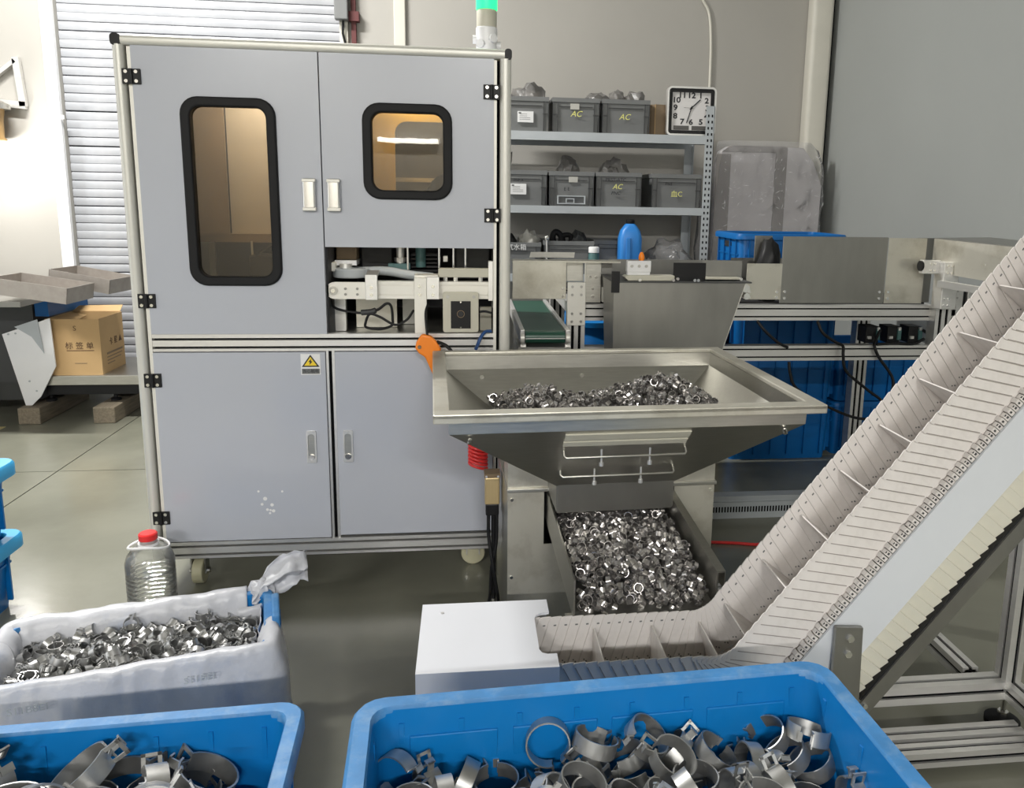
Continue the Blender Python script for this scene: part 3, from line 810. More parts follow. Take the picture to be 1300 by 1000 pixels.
MB(T).box(-0.13, 0.20, 0.05, 0.35, 0.303, 0.40).build('vibrator_drive', M['interior'], fd, bevel=0.01)
# tray: slopes from under the outlet to the lip above the conveyor
ty0, ty1 = -0.425, 0.19
tz0, tz1 = 0.375, 0.44
tx0, tx1 = -0.152, 0.205
def tz(y):
    return tz0 + (tz1 - tz0) * (y - ty0) / (ty1 - ty0)
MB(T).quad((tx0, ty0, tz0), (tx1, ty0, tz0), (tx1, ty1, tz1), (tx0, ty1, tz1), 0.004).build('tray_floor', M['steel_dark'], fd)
for x, s in ((tx0, -1), (tx1, 1)):
    w_ = MB(T)
    w_.prism([(ty0, tz0), (ty1, tz1), (ty1, tz1 + 0.10), (ty0, tz0 + 0.10)], 'x', x, x + s * 0.004)
    if s < 0:
        w_.build('tray_wall', M['steel'], fd)
        continue
    w_.prism([(ty0, tz0 + 0.096), (ty1, tz1 + 0.096), (ty1, tz1 + 0.10), (ty0, tz0 + 0.10)], 'x', x + s * .004, x + s * 0.022)
    w_.prism([(ty0, tz0 + 0.05), (ty1, tz1 + 0.05), (ty1, tz1 + 0.10), (ty0, tz0 + 0.10)], 'x', x + s * .020, x + s * 0.023)
    w_.build('tray_wall', M['steel'], fd)
MB(T).prism([(ty1, tz1), (ty1 + .004, tz1), (ty1 + .004, tz1 + .06), (ty1, tz1 + .06)], 'x', tx0, tx1).build('tray_back', M['steel_dark'], fd)
MB(T).box(tx0 - .02, tx1 + .02, ty0 + 0.01, ty0 + 0.03, tz0 - 0.022, tz0 - 0.001).build('tray_lip', M['steel'], fd)
MB(T).bar((0.03, 0.12, 0.40), (0.03, 0.10, 0.435), 0.2, 0.06).build('tray_mount', M['interior'], fd)

# solenoid box with its cables, hung on the stand's side
sv = thing('junction_box', 'gold coloured valve box on a black pole beside the feeder stand', 'valve box', (0.082, 2.40, 0))
MB().box(0.053, 0.100, 2.375, 2.425, 0.415, 0.505).build('housing', M['gold'], sv, bevel=0.004)
MB().box(0.051, 0.102, 2.373, 2.427, 0.505, 0.518).build('lid', M['carton_dark'], sv, bevel=0.002)
bolts(MB(), [(0.058, 0.511), (0.095, 0.511)], 2.373, 0.004).build('screw', M['chrome'], sv)
MB().box(0.056, 0.098, 2.38, 2.42, 0.375, 0.415).build('plug', M['black'], sv, bevel=0.004)
MB().lathe([(0.032, 0), (0.032, 0.02), (0.018, 0.05), (0.012, 0.06)], (0.082, 2.40, 0.0), n=20).build('foot', M['rubber'], sv, smooth=50)
MB().cyl((0.082, 2.40, 0.06), (0.082, 2.40, 0.375), 0.008).build('pole', M['black'], sv, smooth=50)
MB().cyl((0.082, 2.385, 0.07), (0.082, 2.385, 0.09), 0.008).build('pole_screw', M['chrome'], sv)
for ctrl in ([(0.065, 2.395, 0.375), (0.066, 2.39, 0.30), (0.080, 2.37, 0.20), (0.095, 2.375, 0.10), (0.10, 2.38, 0.05)],
             [(0.092, 2.395, 0.375), (0.090, 2.39, 0.28), (0.075, 2.38, 0.20), (0.070, 2.385, 0.10), (0.055, 2.38, 0.03)]):
    MB().tube(curve_pts(ctrl, 6), 0.0055).build('cable', M['black'], sv, smooth=60)
# red coiled air hose hanging under the hopper corner
pts = []
for i in range(9 * 14 + 1):
    a = i / 14 * 2 * PI
    pts.append((0.034 + 0.030 * math.cos(a), 2.56 + 0.026 * math.sin(a), 0.600 - 0.0125 * i / 14 - 0.035 * (math.cos(a) * .5 + .5) * 0.4))
co = thing('coiled_air_hose', 'red coiled air hose hanging below the hopper corner', 'hose', (0.034, 2.56, 0.46))
MB().tube(pts, 0.0052, n=6).build('coil', M['red'], co, smooth=60)
MB().tube(curve_pts([(0.064, 2.56, 0.595), (0.075, 2.56, 0.62), (0.09, 2.55, 0.68), (0.10, 2.545, 0.76)], 5), 0.005).build('hose_tail', M['red'], co, smooth=60)
# orange hook gun hung on the hopper rim
og = thing('air_blow_gun', 'orange air blow gun hooked over the back corner of the hopper rim', 'air gun', (-0.11, 2.56, 0.885))
P = [(-0.168, 0.905), (-0.150, 0.932), (-0.120, 0.926), (-0.100, 0.905), (-0.086, 0.880), (-0.098, 0.862), (-0.112, 0.862), (-0.085, 0.815), (-0.100, 0.790), (-0.112, 0.788), (-0.140, 0.855), (-0.160, 0.868), (-0.172, 0.885)]
MB().prism(P, 'y', 2.575, 2.600).build('grip', M['orange'], og, bevel=0.006, seg=3)
MB().cyl((-0.157, 2.570, 0.89), (-0.157, 2.577, 0.89), 0.006).build('pivot', M['carton_dark'], og)
MB().tube(curve_pts([(-0.100, 2.585, 0.905), (-0.07, 2.57, 0.895), (-0.04, 2.555, 0.868), (0.0, 2.55, 0.862), (0.022, 2.55, 0.872)], 6), 0.006).build('nozzle', M['black'], og, smooth=60)
MB().tube(curve_pts([(-0.132, 2.588, 0.926), (-0.136, 2.60, 0.96), (-0.138, 2.62, 1.0), (-0.132, 2.64, 1.022)], 6), 0.004).build('hose', M['black'], og, smooth=60)

# ------------------------------------------------------------------ incline conveyor
cv = thing('incline_conveyor', 'white modular belt conveyor climbing steeply from a boxed tail', 'conveyor', (0.9, 1.57, 0))
ANG = math.radians(51.5)
XB, ZBELT, RB = 0.612, 0.300, 0.20
tl = RB * math.tan(ANG / 2)
X00 = 0.02
S1 = XB - tl - X00
S2 = RB * ANG
def bp_(s, n=0.0):
    """point n above the belt at distance s along it; returns x, z, slope"""
    if s <= S1:
        x, z, a = X00 + s, ZBELT, 0.0
    elif s <= S1 + S2:
        a = (s - S1) / RB
        x, z = XB - tl + RB * math.sin(a), ZBELT + RB * (1 - math.cos(a))
    else:
        a = ANG
        q = s - S1 - S2 + tl
        x, z = XB + q * math.cos(a), ZBELT + q * math.sin(a)
    return x - n * math.sin(a), z + n * math.cos(a), a
YN, YFAR = 1.485, 1.662
SMAX = S1 + S2 + 1.55
PIT = 0.0254
NL = int(SMAX / PIT)
def frame(s, y, n=0.0, yaw=0.0):
    x, z, a = bp_(s, n)
    return Matrix.Translation((x, y, z)) @ Matrix.Rotation(-a, 4, 'Y') @ Matrix.Rotation(yaw, 4, 'Z')
link = MB().box(-PIT / 2 + .0008, PIT / 2 - .0008, 0.006, YFAR - YN - 0.006, -0.010, 0.0)
link.cyl((0, 0.006, -0.005), (0, YFAR - YN - 0.006, -0.005), 0.0062, n=6)
lm_ = link.mesh('belt_link', M['belt_dirty'])
hole_m = MB()
for q in range(5):
    hole_m.box(-0.002, 0.002, 0.02 + q * 0.034, 0.028 + q * 0.034, 0.0, 0.0006)
hole_me = hole_m.mesh('drain_hole', M['dark_gap'])
edge = MB()
edge.box(-0.0115, -0.001, -0.006, 0.006, -0.014, 0.002)
edge.box(0.001, 0.0115, -0.009, 0.006, -0.010, 0.006)
em_ = edge.mesh('hinge_block', M['belt'])
pin = MB()
pin.box(-0.008, -0.003, -0.0075, -0.0055, -0.007, -0.003)
pin.box(0.004, 0.008, -0.0105, -0.0085, -0.003, 0.001)
pin.box(-0.0085, -0.004, -0.0075, -0.0055, 0.001, 0.0024)
pm_ = pin.mesh('hinge_pin', M['grey_dark'])
HW = 0.125
shear = lambda P_, k: [(x - k * (z - HW / 2), z) for x, z in P_]
plate = MB().prism(shear(rr(-PIT * 0.62, PIT * 0.62, 0.004, HW, 0.007, 3), 0.5), 'y', -0.0012, 0.0012)
pl_ = plate.mesh('sidewall_plate', M['belt'], smooth=30)
plate_f = MB().prism(shear(rr(-PIT * 0.62, PIT * 0.62, 0.0, HW, 0.007, 3), -0.3), 'y', -0.0012, 0.0012)
plf_ = plate_f.mesh('sidewall_plate', M['belt'], smooth=30)
seam_ = MB().prism(shear([(-PIT * .62, .012), (-PIT * .62 + .0021, .012), (-PIT * .62 + .0021, HW - .010), (-PIT * .62, HW - .010)], 0.5), 'y', -0.0016, -0.0011).mesh('plate_seam_shade', M['seam_shade'])  # thin strip painting the shade at each plate's overlapping edge
dot = MB()
dot.box(0.011, 0.017, -0.0022, -0.0012, HW - 0.022, HW - 0.019)
dot.box(-0.015, -0.012, -0.0022, -0.0012, 0.010, 0.014)
dot.box(-0.020, -0.017, -0.0022, -0.0012, 0.016, 0.019)
dt_ = dot.mesh('rivet', M['grey_crate'])
for k in range(NL):
    s = (k + 0.5) * PIT
    if bp_(s)[1] > 1.55:
        break
    L_ = inst('belt_link', lm_, frame(s, YN), cv)
    WM[L_.name] = frame(s, YN)
    if k % 2 == 0:
        inst('drain_hole', hole_me, frame(s, YN), L_)['kind'] = 'stuff'
    if k >= 5:
        a = inst('hinge_block', em_, frame(s, YN - 0.004), cv)
        WM[a.name] = frame(s, YN - .004)
        inst('hinge_pin', pm_, frame(s, YN - 0.004), a)['kind'] = 'stuff'
        c_ = inst('sidewall_plate', pl_, frame(s, YN, 0, 0.20), cv)
        WM[c_.name] = frame(s, YN, 0, 0.20)
        inst('plate_seam_shade', seam_, frame(s, YN, 0, 0.20), c_)['kind'] = 'stuff'
    b = inst('sidewall_plate', plf_, frame(s, YFAR, 0, 0.15), cv)
    WM[b.name] = frame(s, YFAR, 0, 0.15)
    inst('rivet', dt_, frame(s, YFAR, 0, 0.15), b)['kind'] = 'stuff'
# flights across the belt
fl = MB().prism(rr(0.004, YFAR - YN - 0.004, 0.0, 0.098, 0.006, 3), 'x', -0.0015, 0.0015)
flm = fl.mesh('flight', M['belt'])
s = 0.27
while bp_(s, .1)[1] < 1.5:
    inst('flight', flm, frame(s, YN) , cv)
    s += 0.1385
# frame: side plates
def offset_poly(n0, n1, s0, s1, step=0.03):
    ss = [s0 + (s1 - s0) * i / 40 for i in range(41)]
    return [bp_(q, n1)[:2] for q in ss] + [bp_(q, n0)[:2] for q in reversed(ss)]
MB().prism(offset_poly(-0.112, -0.012, 0.0, SMAX), 'y', YN - 0.018, YN - 0.012).build('side_plate', M['side_plate'], cv, smooth=25)
MB().prism(offset_poly(-0.135, -0.012, 0.0, SMAX), 'y', YFAR + 0.012, YFAR + 0.018).build('side_plate', M['side_plate'], cv, smooth=25)
rp = MB().prism(rr(-PIT * 0.60, PIT * 0.60, -0.182, -0.110, 0.004, 2), 'y', -0.001, 0.003).mesh('return_plate', M['return'], smooth=30)
k0 = int((S1 + S2 * .6) / PIT)
for k in range(k0, NL):
    s = (k + .5) * PIT
    if bp_(s)[1] > 1.6:
        break
    X = frame(s, YN - 0.008, 0, -0.28)
    inst('return_plate', rp, X, cv)
s0_ = S1 + S2 + 0.06
MB().prism([bp_(s0_, -0.186)[:2], bp_(SMAX, -0.186)[:2], bp_(SMAX, -0.181)[:2], bp_(s0_, -0.181)[:2]], 'y', YN - 0.02, YN).build('wear_strip', M['black'], cv)
MB().prism([bp_(s0_ - .02, -0.218)[:2], bp_(SMAX, -0.218)[:2], bp_(SMAX, -0.186)[:2], bp_(s0_ - .02, -0.186)[:2]], 'y', YN - 0.025, YN + 0.02).build('lower_beam', M['steel_dark'], cv)
MB().prism([bp_(s0_, -0.218)[:2], bp_(SMAX, -0.218)[:2], bp_(SMAX, -0.186)[:2], bp_(s0_, -0.186)[:2]], 'y', YFAR, YFAR + 0.03).build('lower_beam', M['steel_dark'], cv)
br = MB().prism([(0.776, 0.30), (0.842, 0.30), (0.836, 0.490), (0.776, 0.494)], 'y', YN - 0.036, YN - 0.0255).build('joint_bracket', M['steel_dark'], cv)
bolts(MB(), [(0.808, 0.468), (0.806, 0.432)], YN - 0.036, 0.008, 0.006, 6).build('bolt', M['chrome'], br)
bolts(MB(), [(0.862, 0.297)], YN - 0.026, 0.006, 0.004, 6).build('bolt', M['chrome'], cv)
# boxed tail
cvp = [(-0.102, 1.462), (0.186, 1.462), (0.186, 1.514), (0.160, 1.514), (0.152, 1.522), (0.150, 1.535), (0.150, 1.625), (0.152, 1.640), (0.160, 1.650), (0.172, 1.674), (0.186, 1.680), (0.186, 1.728), (-0.102, 1.728)]
cvp = [(-0.102, 1.462), (0.186, 1.462), (0.186, 1.506), (0.166, 1.506), (0.155, 1.511), (0.150, 1.524), (0.150, 1.648), (0.154, 1.662), (0.166, 1.672), (0.186, 1.674), (0.186, 1.728), (-0.102, 1.728)]
MB().prism(cvp, 'z', 0.427, 0.432).build('tail_cover', M['cover_white'], cv)
MB().box(-0.102, 0.186, 1.457, 1.462, 0.17, 0.432).build('tail_side', M['cover_white'], cv)
MB().box(-0.102, 0.186, 1.728, 1.733, 0.17, 0.432).build('tail_side', M['cover_white'], cv)
MB().box(-0.107, -0.102, 1.457, 1.733, 0.17, 0.432).build('tail_end', M['cover_white'], cv)
bolts(MB(), [], 0).cyl((-0.06, 1.69, 0.432), (-0.06, 1.69, 0.4335), 0.004, n=8).build('cover_screw', M['alu'], cv)
MB().box(-0.08, 0.186, 1.48, 1.70, 0.15, 0.17).build('tail_base', M['steel_dark'], cv)
for x in (-0.06, 0.45):
    for y in (1.49, 1.69):
        MB().box(x - .02, x + .02, y - .02, y + .02, 0.03, 0.165 if x < 0 else 0.20).build('leg', M['alu'], cv)
        MB().lathe([(0.035, 0), (0.035, 0.012), (0.012, 0.03)], (x, y, 0.0), n=16).build('foot', M['rubber'], cv, smooth=50)
# aluminium stand with levelling feet
def ext(name, p0, p1, par, w=0.045, up=(0, 0, 1)):
    """grooved extrusion: a core with raised edge strips on each face"""
    p0, p1 = Vector(p0), Vector(p1)
    d = (p1 - p0).normalized()
    u = Vector(up) if abs(d.z) < .9 else Vector((0, 1, 0))
    a = d.cross(u).normalized()
    b = a.cross(d).normalized()
    core = MB().bar(p0, p1, w - .012, w - .012, up)
    st_ = MB()
    h = w / 2
    g = 0.005
    for sa in (-1, 1):
        for sb_ in (-1, 1):
            c = (a * sa + b * sb_) * (h - (h - g) / 2)
            st_.bar(p0 + c, p1 + c, (h - g), (h - g), up)
    so = st_.build(name, M['alu'], par)
    core.build('groove', M['dark_gap'], so)
    return so
ext('post', (1.432, 1.75, 0.09), (1.432, 1.75, 0.86), cv)
ext('post', (1.432, 2.30, 0.09), (1.432, 2.30, 0.86), cv)
ext('post', (1.432, 1.42, 0.05), (1.432, 1.42, 0.82), cv)
ext('cross_beam', (0.55, 1.75, 0.118), (1.41, 1.75, 0.118), cv, 0.05)
ext('cross_beam', (0.80, 2.30, 0.118), (1.41, 2.30, 0.118), cv, 0.045)
ext('cross_beam', (0.60, 1.66, 0.042), (1.41, 1.66, 0.042), cv, 0.045)
ext('cross_beam', (0.60, 1.605, 0.042), (1.41, 1.605, 0.042), cv, 0.04)
ext('side_beam', (1.432, 1.443, 0.118), (1.432, 1.727, 0.118), cv)
ext('side_beam', (1.432, 1.773, 0.56), (1.432, 2.277, 0.56), cv)
ext('side_beam', (1.36, 1.80, 0.118), (1.36, 2.28, 0.118), cv)
for x, y in ((1.432, 1.75), (1.432, 2.30)):
    MB().lathe([(0.042, 0), (0.044, 0.006), (0.044, 0.018), (0.03, 0.026), (0.014, 0.03)], (x, y, 0), n=24).build('levelling_foot', M['rubber'], cv, smooth=50)
    MB().cyl((x, y, 0.03), (x, y, 0.092), 0.007, n=10).cyl((x, y, 0.03), (x, y, 0.042), 0.014, n=6).build('foot_screw', M['chrome'], cv)
MB().box(0.552, 0.588, 1.732, 1.768, 0, 0.093).box(0.802, 0.84, 2.28, 2.32, 0, 0.095).build('foot_block', M['rubber'], cv)
MB().box(1.412, 1.452, 1.40, 1.44, 0, 0.05).build('foot_block', M['rubber'], cv)
for q in (0.35, 0.75):
    x, z, a = bp_(S1 + S2 + q, -0.21)
MB().box(1.405, 1.455, YFAR + 0.03, 1.775, 0.83, 0.862).build('frame_bracket', M['steel_dark'], cv)
MB().box(0.45, 0.49, YN - .012, YFAR + .012, 0.185, 0.21).build('frame_bracket', M['steel_dark'], cv)
# ------------------------------------------------------------------ crates
def crate(label, c, rz, L, D, H, m, mrim, group=None, name='plastic_crate', cat='crate', wall=0.008, rimw=0.024, rimh=0.028, taper=0.02, ribs=True, grid=False, r=0.035, handle=None):
    t = thing(name, label, cat, c, rz, group)
    T = wm(t)
    def lp(hx, hy, z, rad):
        return [(p[0], p[1], z) for p in rr(-hx, hx, -hy, hy, rad, 4)]
    hx, hy = L / 2 - rimw, D / 2 - rimw
    b = MB(T)
    b.loft([lp(hx - taper, hy - taper, 0, r * .8), lp(hx, hy, H - rimh, r), lp(hx - wall, hy - wall, H - rimh * .2, r * .8), lp(hx - taper - wall, hy - taper - wall, wall, r * .6)], True, True)
    b.build('body', m, t, smooth=40)
    rm = MB(T)
    rm.loft([lp(hx, hy, H - rimh, r), lp(L / 2, D / 2, H - rimh, r + .012), lp(L / 2, D / 2, H - .008, r + .012), lp(L / 2 - .006, D / 2 - .006, H, r + .008), lp(hx - wall + .003, hy - wall + .003, H, r * .9), lp(hx - wall, hy - wall, H - .006, r * .85), lp(hx - wall, hy - wall, H - rimh, r * .85)], False, False)
    rm.build('rim', mrim or m, t, smooth=50)
    if ribs:
        n = max(3, int(L / 0.11))
        for sgn in (-1, 1):
            for i in range(n + 1):
                x = -hx + .05 + (2 * hx - .1) * i / n
                q = hy - taper * .5 + .006
                MB(T).box(x - .004, x + .004, sgn * q - .008, sgn * q + .008, 0.03, H - rimh).build('rib', m, t)
            n2 = max(2, int(D / 0.13))
            for i in range(n2 + 1):
                y = -hy + .05 + (2 * hy - .1) * i / n2
                q = hx - taper * .5 + .006
                MB(T).box(sgn * q - .008, sgn * q + .008, y - .004, y + .004, 0.03, H - rimh).build('rib', m, t)
            MB(T).box(-hx + .03, hx - .03, sgn * (hy - .012 + .006) - .007, sgn * (hy - .006) + .007, H * .62, H * .62 + .008).build('rib', m, t)
            MB(T).box(sgn * (hx - .006) - .007, sgn * (hx - .006) + .007, -hy + .03, hy - .03, H * .62, H * .62 + .008).build('rib', m, t)
    if grid:      # shallow raised panels inside, as the wall's stiffening shows through
        for sgn in (1,):
            n = 4
            for i in range(n):
                x0 = -hx + .05 + (2 * hx - .1) * i / n
                MB(T).box(x0 + .012, x0 + (2 * hx - .1) / n - .012, hy - wall - .0025 - .004, hy - wall - .004 + .004, H * .60, H - .05).build('inner_panel', m, t, bevel=0.002)
    if handle:
        for sgn in (-1, 1):
            MB(T).prism(rr(-.055, .055, H - rimh - .045, H - rimh - .015, .012, 3), 'x', sgn * (hx + .001) - .002, sgn * (hx + .001) + .003).build('handle_slot', handle, t)
    return t

crate('large blue plastic crate of big clamps nearest the conveyor tail', (0.233, 0.866, 0.30), math.radians(2.9), 0.796, 0.60, 0.30, M['blue'], M['blue_worn'], 'blue crates of big clamps', grid=True)
crate('blue crate carrying the large crate of big clamps', (0.233, 0.866, 0.0), math.radians(2.9), 0.79, 0.59, 0.298, M['blue'], M['blue_worn'], 'blue crates of big clamps', ribs=False)
crate('blue plastic crate of big clamps in front of the white-lined crate', (-0.636, 1.082, 0.0), math.radians(2.6), 0.70, 0.55, 0.45, M['blue'], M['blue_worn'], 'blue crates of big clamps')
lc = crate('blue crate under a white plastic liner heaped with small clamps', (-0.815, 1.895, 0.0), math.radians(14), 0.64, 0.325, 0.295, M['blue'], M['blue_worn'], None, name='lined_crate', ribs=False, rimw=.02, r=.03)
T = wm(lc)
# handle grip showing through the gap of the liner at the end of the crate
hg = MB(T).box(0.312, 0.332, -0.055, 0.075, 0.215, 0.316)
hg.build('handle_grip', M['blue_worn'], lc, bevel=0.006, seg=3)
MB(T).prism(rr(-0.020, 0.045, 0.245, 0.285, .01, 3), 'x', 0.330, 0.334).build('handle_slot', M['blue_deep'], lc)
# liner
ln = thing('crate_liner', 'crumpled white plastic liner folded over the rim of the small clamp crate', 'liner', (-0.815, 1.895, 0.0), math.radians(14))
def liner_strip(a0, a1, outer_h, name, seed, m, inner=False):
    """strip of sheet following the crate's edge: inside wall, over the rim, down the outside"""
    per = rr(-0.315, 0.315, -0.157, 0.157, 0.03, 4)
    # resample perimeter evenly
    P = per + [per[0]]
    segs = [(Vector(P[i]), Vector(P[i + 1])) for i in range(len(P) - 1)]
    tot = sum((b - a).length for a, b in segs)
    def at(u):
        d = (u % 1.0) * tot
        for a, b in segs:
            l = (b - a).length
            if d <= l or (a, b) == segs[-1]:
                q = a + (b - a) * (d / max(l, 1e-6))
                n = Vector(((b - a).y, -(b - a).x)).normalized()
                return q, n
            d -= l
    N = max(8, int((a1 - a0) * 150))
    rows = [(-0.040, 0.20), (-0.038, 0.25), (-0.034, 0.283), (-0.020, 0.304), (0.000, 0.3055), (0.009, 0.299), (0.011, 0.27), (0.020, 0.27 - outer_h * .35), (0.022, 0.27 - outer_h * .7), (0.026, 0.27 - outer_h)]
    if inner:
        rows = [(-0.040, 0.18), (-0.038, 0.23), (-0.034, 0.265)]
    vs, fs = [], []
    for i in range(N + 1):
        u = a0 + (a1 - a0) * i / N
        q, n = at(u)
        for j, (o, z) in enumerate(rows):
            w1 = noise.noise(Vector((u * 40 + seed, j * 0.55, seed))) * (0.016 if j > 4 else 0.010)
            w2 = noise.noise(Vector((u * 90 + seed, j * 0.9, seed + 4))) * (0.010 if j > 4 else 0.007) + max(0, noise.noise(Vector((u * 70 + z * 60, z * 12 - u * 20, seed)))) * (0.014 if j > 5 else 0.006)
            zz = z + (noise.noise(Vector((u * 30, seed, 2))) * .012 if j == len(rows) - 1 else 0) + (noise.noise(Vector((u * 25, seed, 9))) * .006 if 2 < j < 6 else 0)
            off = o + (w1 + w2 if (j < 3) else abs(w1 + w2) * 1.2)
            vs.append((q.x + n.x * off, q.y + n.y * off, zz))
    R_ = len(rows)
    for i in range(N):
        for j in range(R_ - 1):
            fs.append((i * R_ + j, i * R_ + j + 1, (i + 1) * R_ + j + 1, (i + 1) * R_ + j))
    o = MB(wm(ln)).add(vs, fs).build(name, m, ln, smooth=180)
    sm = o.modifiers.new('sub', 'SUBSURF'); sm.levels = 1; sm.render_levels = 1
    so = o.modifiers.new('solid', 'SOLIDIFY'); so.thickness = 0.0012; so.offset = 1
    return o
# rr() starts at the end x=+ and runs counter-clockwise: back edge, far end, front edge, near end
liner_strip(0.045, 0.40, 0.03, 'back_fold', 1.3, M['liner'])
liner_strip(0.40, 0.50, 0.10, 'end_fold', 2.7, M['liner'])
liner_strip(0.50, 0.915, 0.16, 'front_fold', 5.1, M['liner'])
liner_strip(0.90, 1.06, 0.0, 'end_lining', 7.7, M['liner'], True)
# gathered corner tuft sticking up
tv, tf = [], []
NT = 14
for i in range(NT + 1):
    for j in range(NT + 1):
        u, v = i / NT, j / NT
        x = 0.262 + 0.150 * u
        y = 0.135 + 0.02 * math.sin(v * 9) + 0.035 * (v - .5) + 0.05 * u
        z = 0.270 + 0.085 * v * (0.35 + .65 * math.sin(min(1, u * 1.15) * PI * .62)) + 0.02 * u
        k = Vector((u * 4, v * 5, 3.3))
        y += 0.020 * noise.noise(k * 1.2) + 0.012 * noise.noise(k * 2.6)
        z += 0.018 * noise.noise(k + Vector((9, 0, 0)))
        tv.append((x, y, z))
for i in range(NT):
    for j in range(NT):
        a = i * (NT + 1) + j
        tf.append((a, a + 1, a + NT + 2, a + NT + 1))
tu = MB(wm(ln)).add(tv, tf).build('gathered_corner', M['liner'], ln, smooth=180)
so = tu.modifiers.new('solid', 'SOLIDIFY'); so.thickness = 0.0015
Tl = wm(ln)
ck_ = crumple((0.285, 0.152, 0.245), (0.034, 0.030, 0.045), 31, .5, 3, 3.0)
ck_.v = [tuple(wm(ln) @ Vector(p)) for p in ck_.v]
ck_.build('gathered_knot', M['liner'], ln, smooth=60)
for s_, x in (('S11B8EI', -0.19), ('S11BEI', 0.15)):
    p = Tl @ Vector((x, -0.200, 0.268))
    text(s_, 0.024, p, (PI / 2, 0, math.radians(14)), M['rack'], ln, name='lettering')

# ------------------------------------------------------------------ hose clamps
def clamp_parts(r, w, t=0.0024, n=26, ears=True, g0=9, g1=342):
    """spring band clamp: open band, a looped ear and a folded ear"""
    band = MB()
    vi = []
    for k in range(n + 1):
        a = math.radians(g0 + (g1 - g0) * k / n)
        c, s_ = math.cos(a), math.sin(a)
        for rad, z in ((r, -w / 2), (r, w / 2), (r - t, w / 2), (r - t, -w / 2)):
            vi.append((rad * c, rad * s_, z))
    fs = []
    for k in range(n):
        for q in range(4):
            fs.append((k * 4 + q, k * 4 + (q + 1) % 4, k * 4 + 4 + (q + 1) % 4, k * 4 + 4 + q))
    fs += [(3, 2, 1, 0), (n * 4, n * 4 + 1, n * 4 + 2, n * 4 + 3)]
    band.add(vi, fs)
    loop_ = MB()
    a = math.radians(g1)
    e = Vector((math.cos(a), math.sin(a), 0))
    nrm = Vector((-e.y, e.x, 0))
    X = Matrix(((e.x, nrm.x, 0, 0), (e.y, nrm.y, 0, 0), (0, 0, 1, 0), (0, 0, 0, 1)))
    l0, l1 = r - t, r * 1.55
    hw = w * .48
    for x0, x1, z0, z1 in ((l0, l1, -hw, -hw + w * .2), (l0, l1, hw - w * .2, hw), (l1 - w * .2, l1, -hw, hw)):
        loop_.box(x0, x1, -t / 2, t / 2, z0, z1, X)
    tab = MB()
    a = math.radians(g0)
    e = Vector((math.cos(a), math.sin(a), 0))
    nrm = Vector((-e.y, e.x, 0))
    X2 = Matrix(((e.x, nrm.x, 0, 0), (e.y, nrm.y, 0, 0), (0, 0, 1, 0), (0, 0, 0, 1)))
    tab.box(r - t, r * 1.4, -t / 2, t / 2, -w * .22, w * .22, X2)
    tab.box(r * 1.4 - t, r * 1.4, -w * .35, t / 2, -w * .30, w * .30, X2)
    return band, loop_, tab
SIM_R = '-279,-98,12,0,0,-58,-211,-125,12,0,0,-17,-42,-34,12,180,0,46,40,-71,12,0,0,154,177,-37,12,0,0,-169,259,-62,34,-90,13,-70,-303,62,12,0,0,26,-201,81,12,0,180,-76,-32,38,12,0,180,1,51,10,12,0,0,-10,146,125,12,0,0,-78,330,86,30,8,24,-179,-291,-99,36,179,-1,52,-221,-123,54,-145,-25,-40,-105,-33,24,-16,164,-47,58,-50,58,-56,-11,138,175,-54,36,180,0,-78,305,-48,21,163,8,-93,-312,69,36,0,0,-175,-181,107,37,178,1,90,-75,95,12,180,0,55,89,68,12,0,0,11,123,61,36,0,0,-165,291,97,37,32,6,-113,-312,-96,60,0,179,-3,-167,-95,26,-5,-29,-131,-106,-125,12,180,0,-8,94,-2,69,-150,55,43,148,-123,28,-26,161,-15,337,-119,33,53,12,81,-308,64,60,0,0,-87,-230,124,36,66,11,-113,-130,85,26,150,-3,71,39,104,24,-174,-23,-58,134,-5,32,11,-45,-63,248,61,36,64,-58,-64,-320,-100,84,-1,0,64,-173,-46,32,40,156,-46,-68,-73,41,-39,-179,18,103,-89,32,172,-47,-18,224,-111,35,-90,34,-67,306,-54,51,-2,17,0,-353,16,62,-90,-11,90,-163,23,25,-153,-7,-68,-105,47,48,-38,135,95,23,125,39,23,-5,-121,198,39,35,-95,7,-79,221,83,35,78,-11,-87,-309,-86,108,0,1,-167,-232,-58,35,65,-9,144,-28,-104,33,52,-10,52,37,-136,51,-90,69,24,192,-50,60,0,0,-97,243,-89,34,-90,13,110,-331,-48,12,0,0,27,-210,47,54,19,-144,53,-45,38,44,-7,-165,9,0,14,50,150,6,-97,176,30,35,-101,-65,-68,267,125,51,-19,25,142,-329,-99,132,1,-1,-52,-148,-107,53,148,-1,-88,-5,-113,43,-52,12,-126,44,-75,58,57,10,-41,232,-4,62,67,-136,-65,266,-125,62,-58,-49,-147,-307,-32,56,-41,25,176,-220,-2,41,-99,137,14,-34,123,33,-32,-42,-134,58,12,49,153,7,-78,173,110,41,31,15,59,330,107,70,-2,-156,50,-311,-146,35,-90,146,-1,-128,-125,70,32,4,88,-67,-125,56,43,-24,-26,-19,-55,85,-43,35,115,184,-46,84,0,0,111,300,-148,84,-90,-23,0,-282,125,34,-90,-93,-61,-260,10,35,76,-117,33,-96,141,71,66,58,-28,-23,124,73,177,21,26,106,125,41,152,-42,5,291,21,12,180,0,14,-194,-45,73,15,-24,-40,-161,-3,73,69,27,-77,-115,-5,71,90,-74,-39,10,-58,85,-40,-37,47,203,-128,75,7,59,-118,352,-4,35,-88,-80,89,-332,131,61,82,-28,-32,-260,58,64,89,63,-83,-62,35,74,-16,-175,54,61,124,71,-30,-162,35,87,68,72,-12,-23,165'
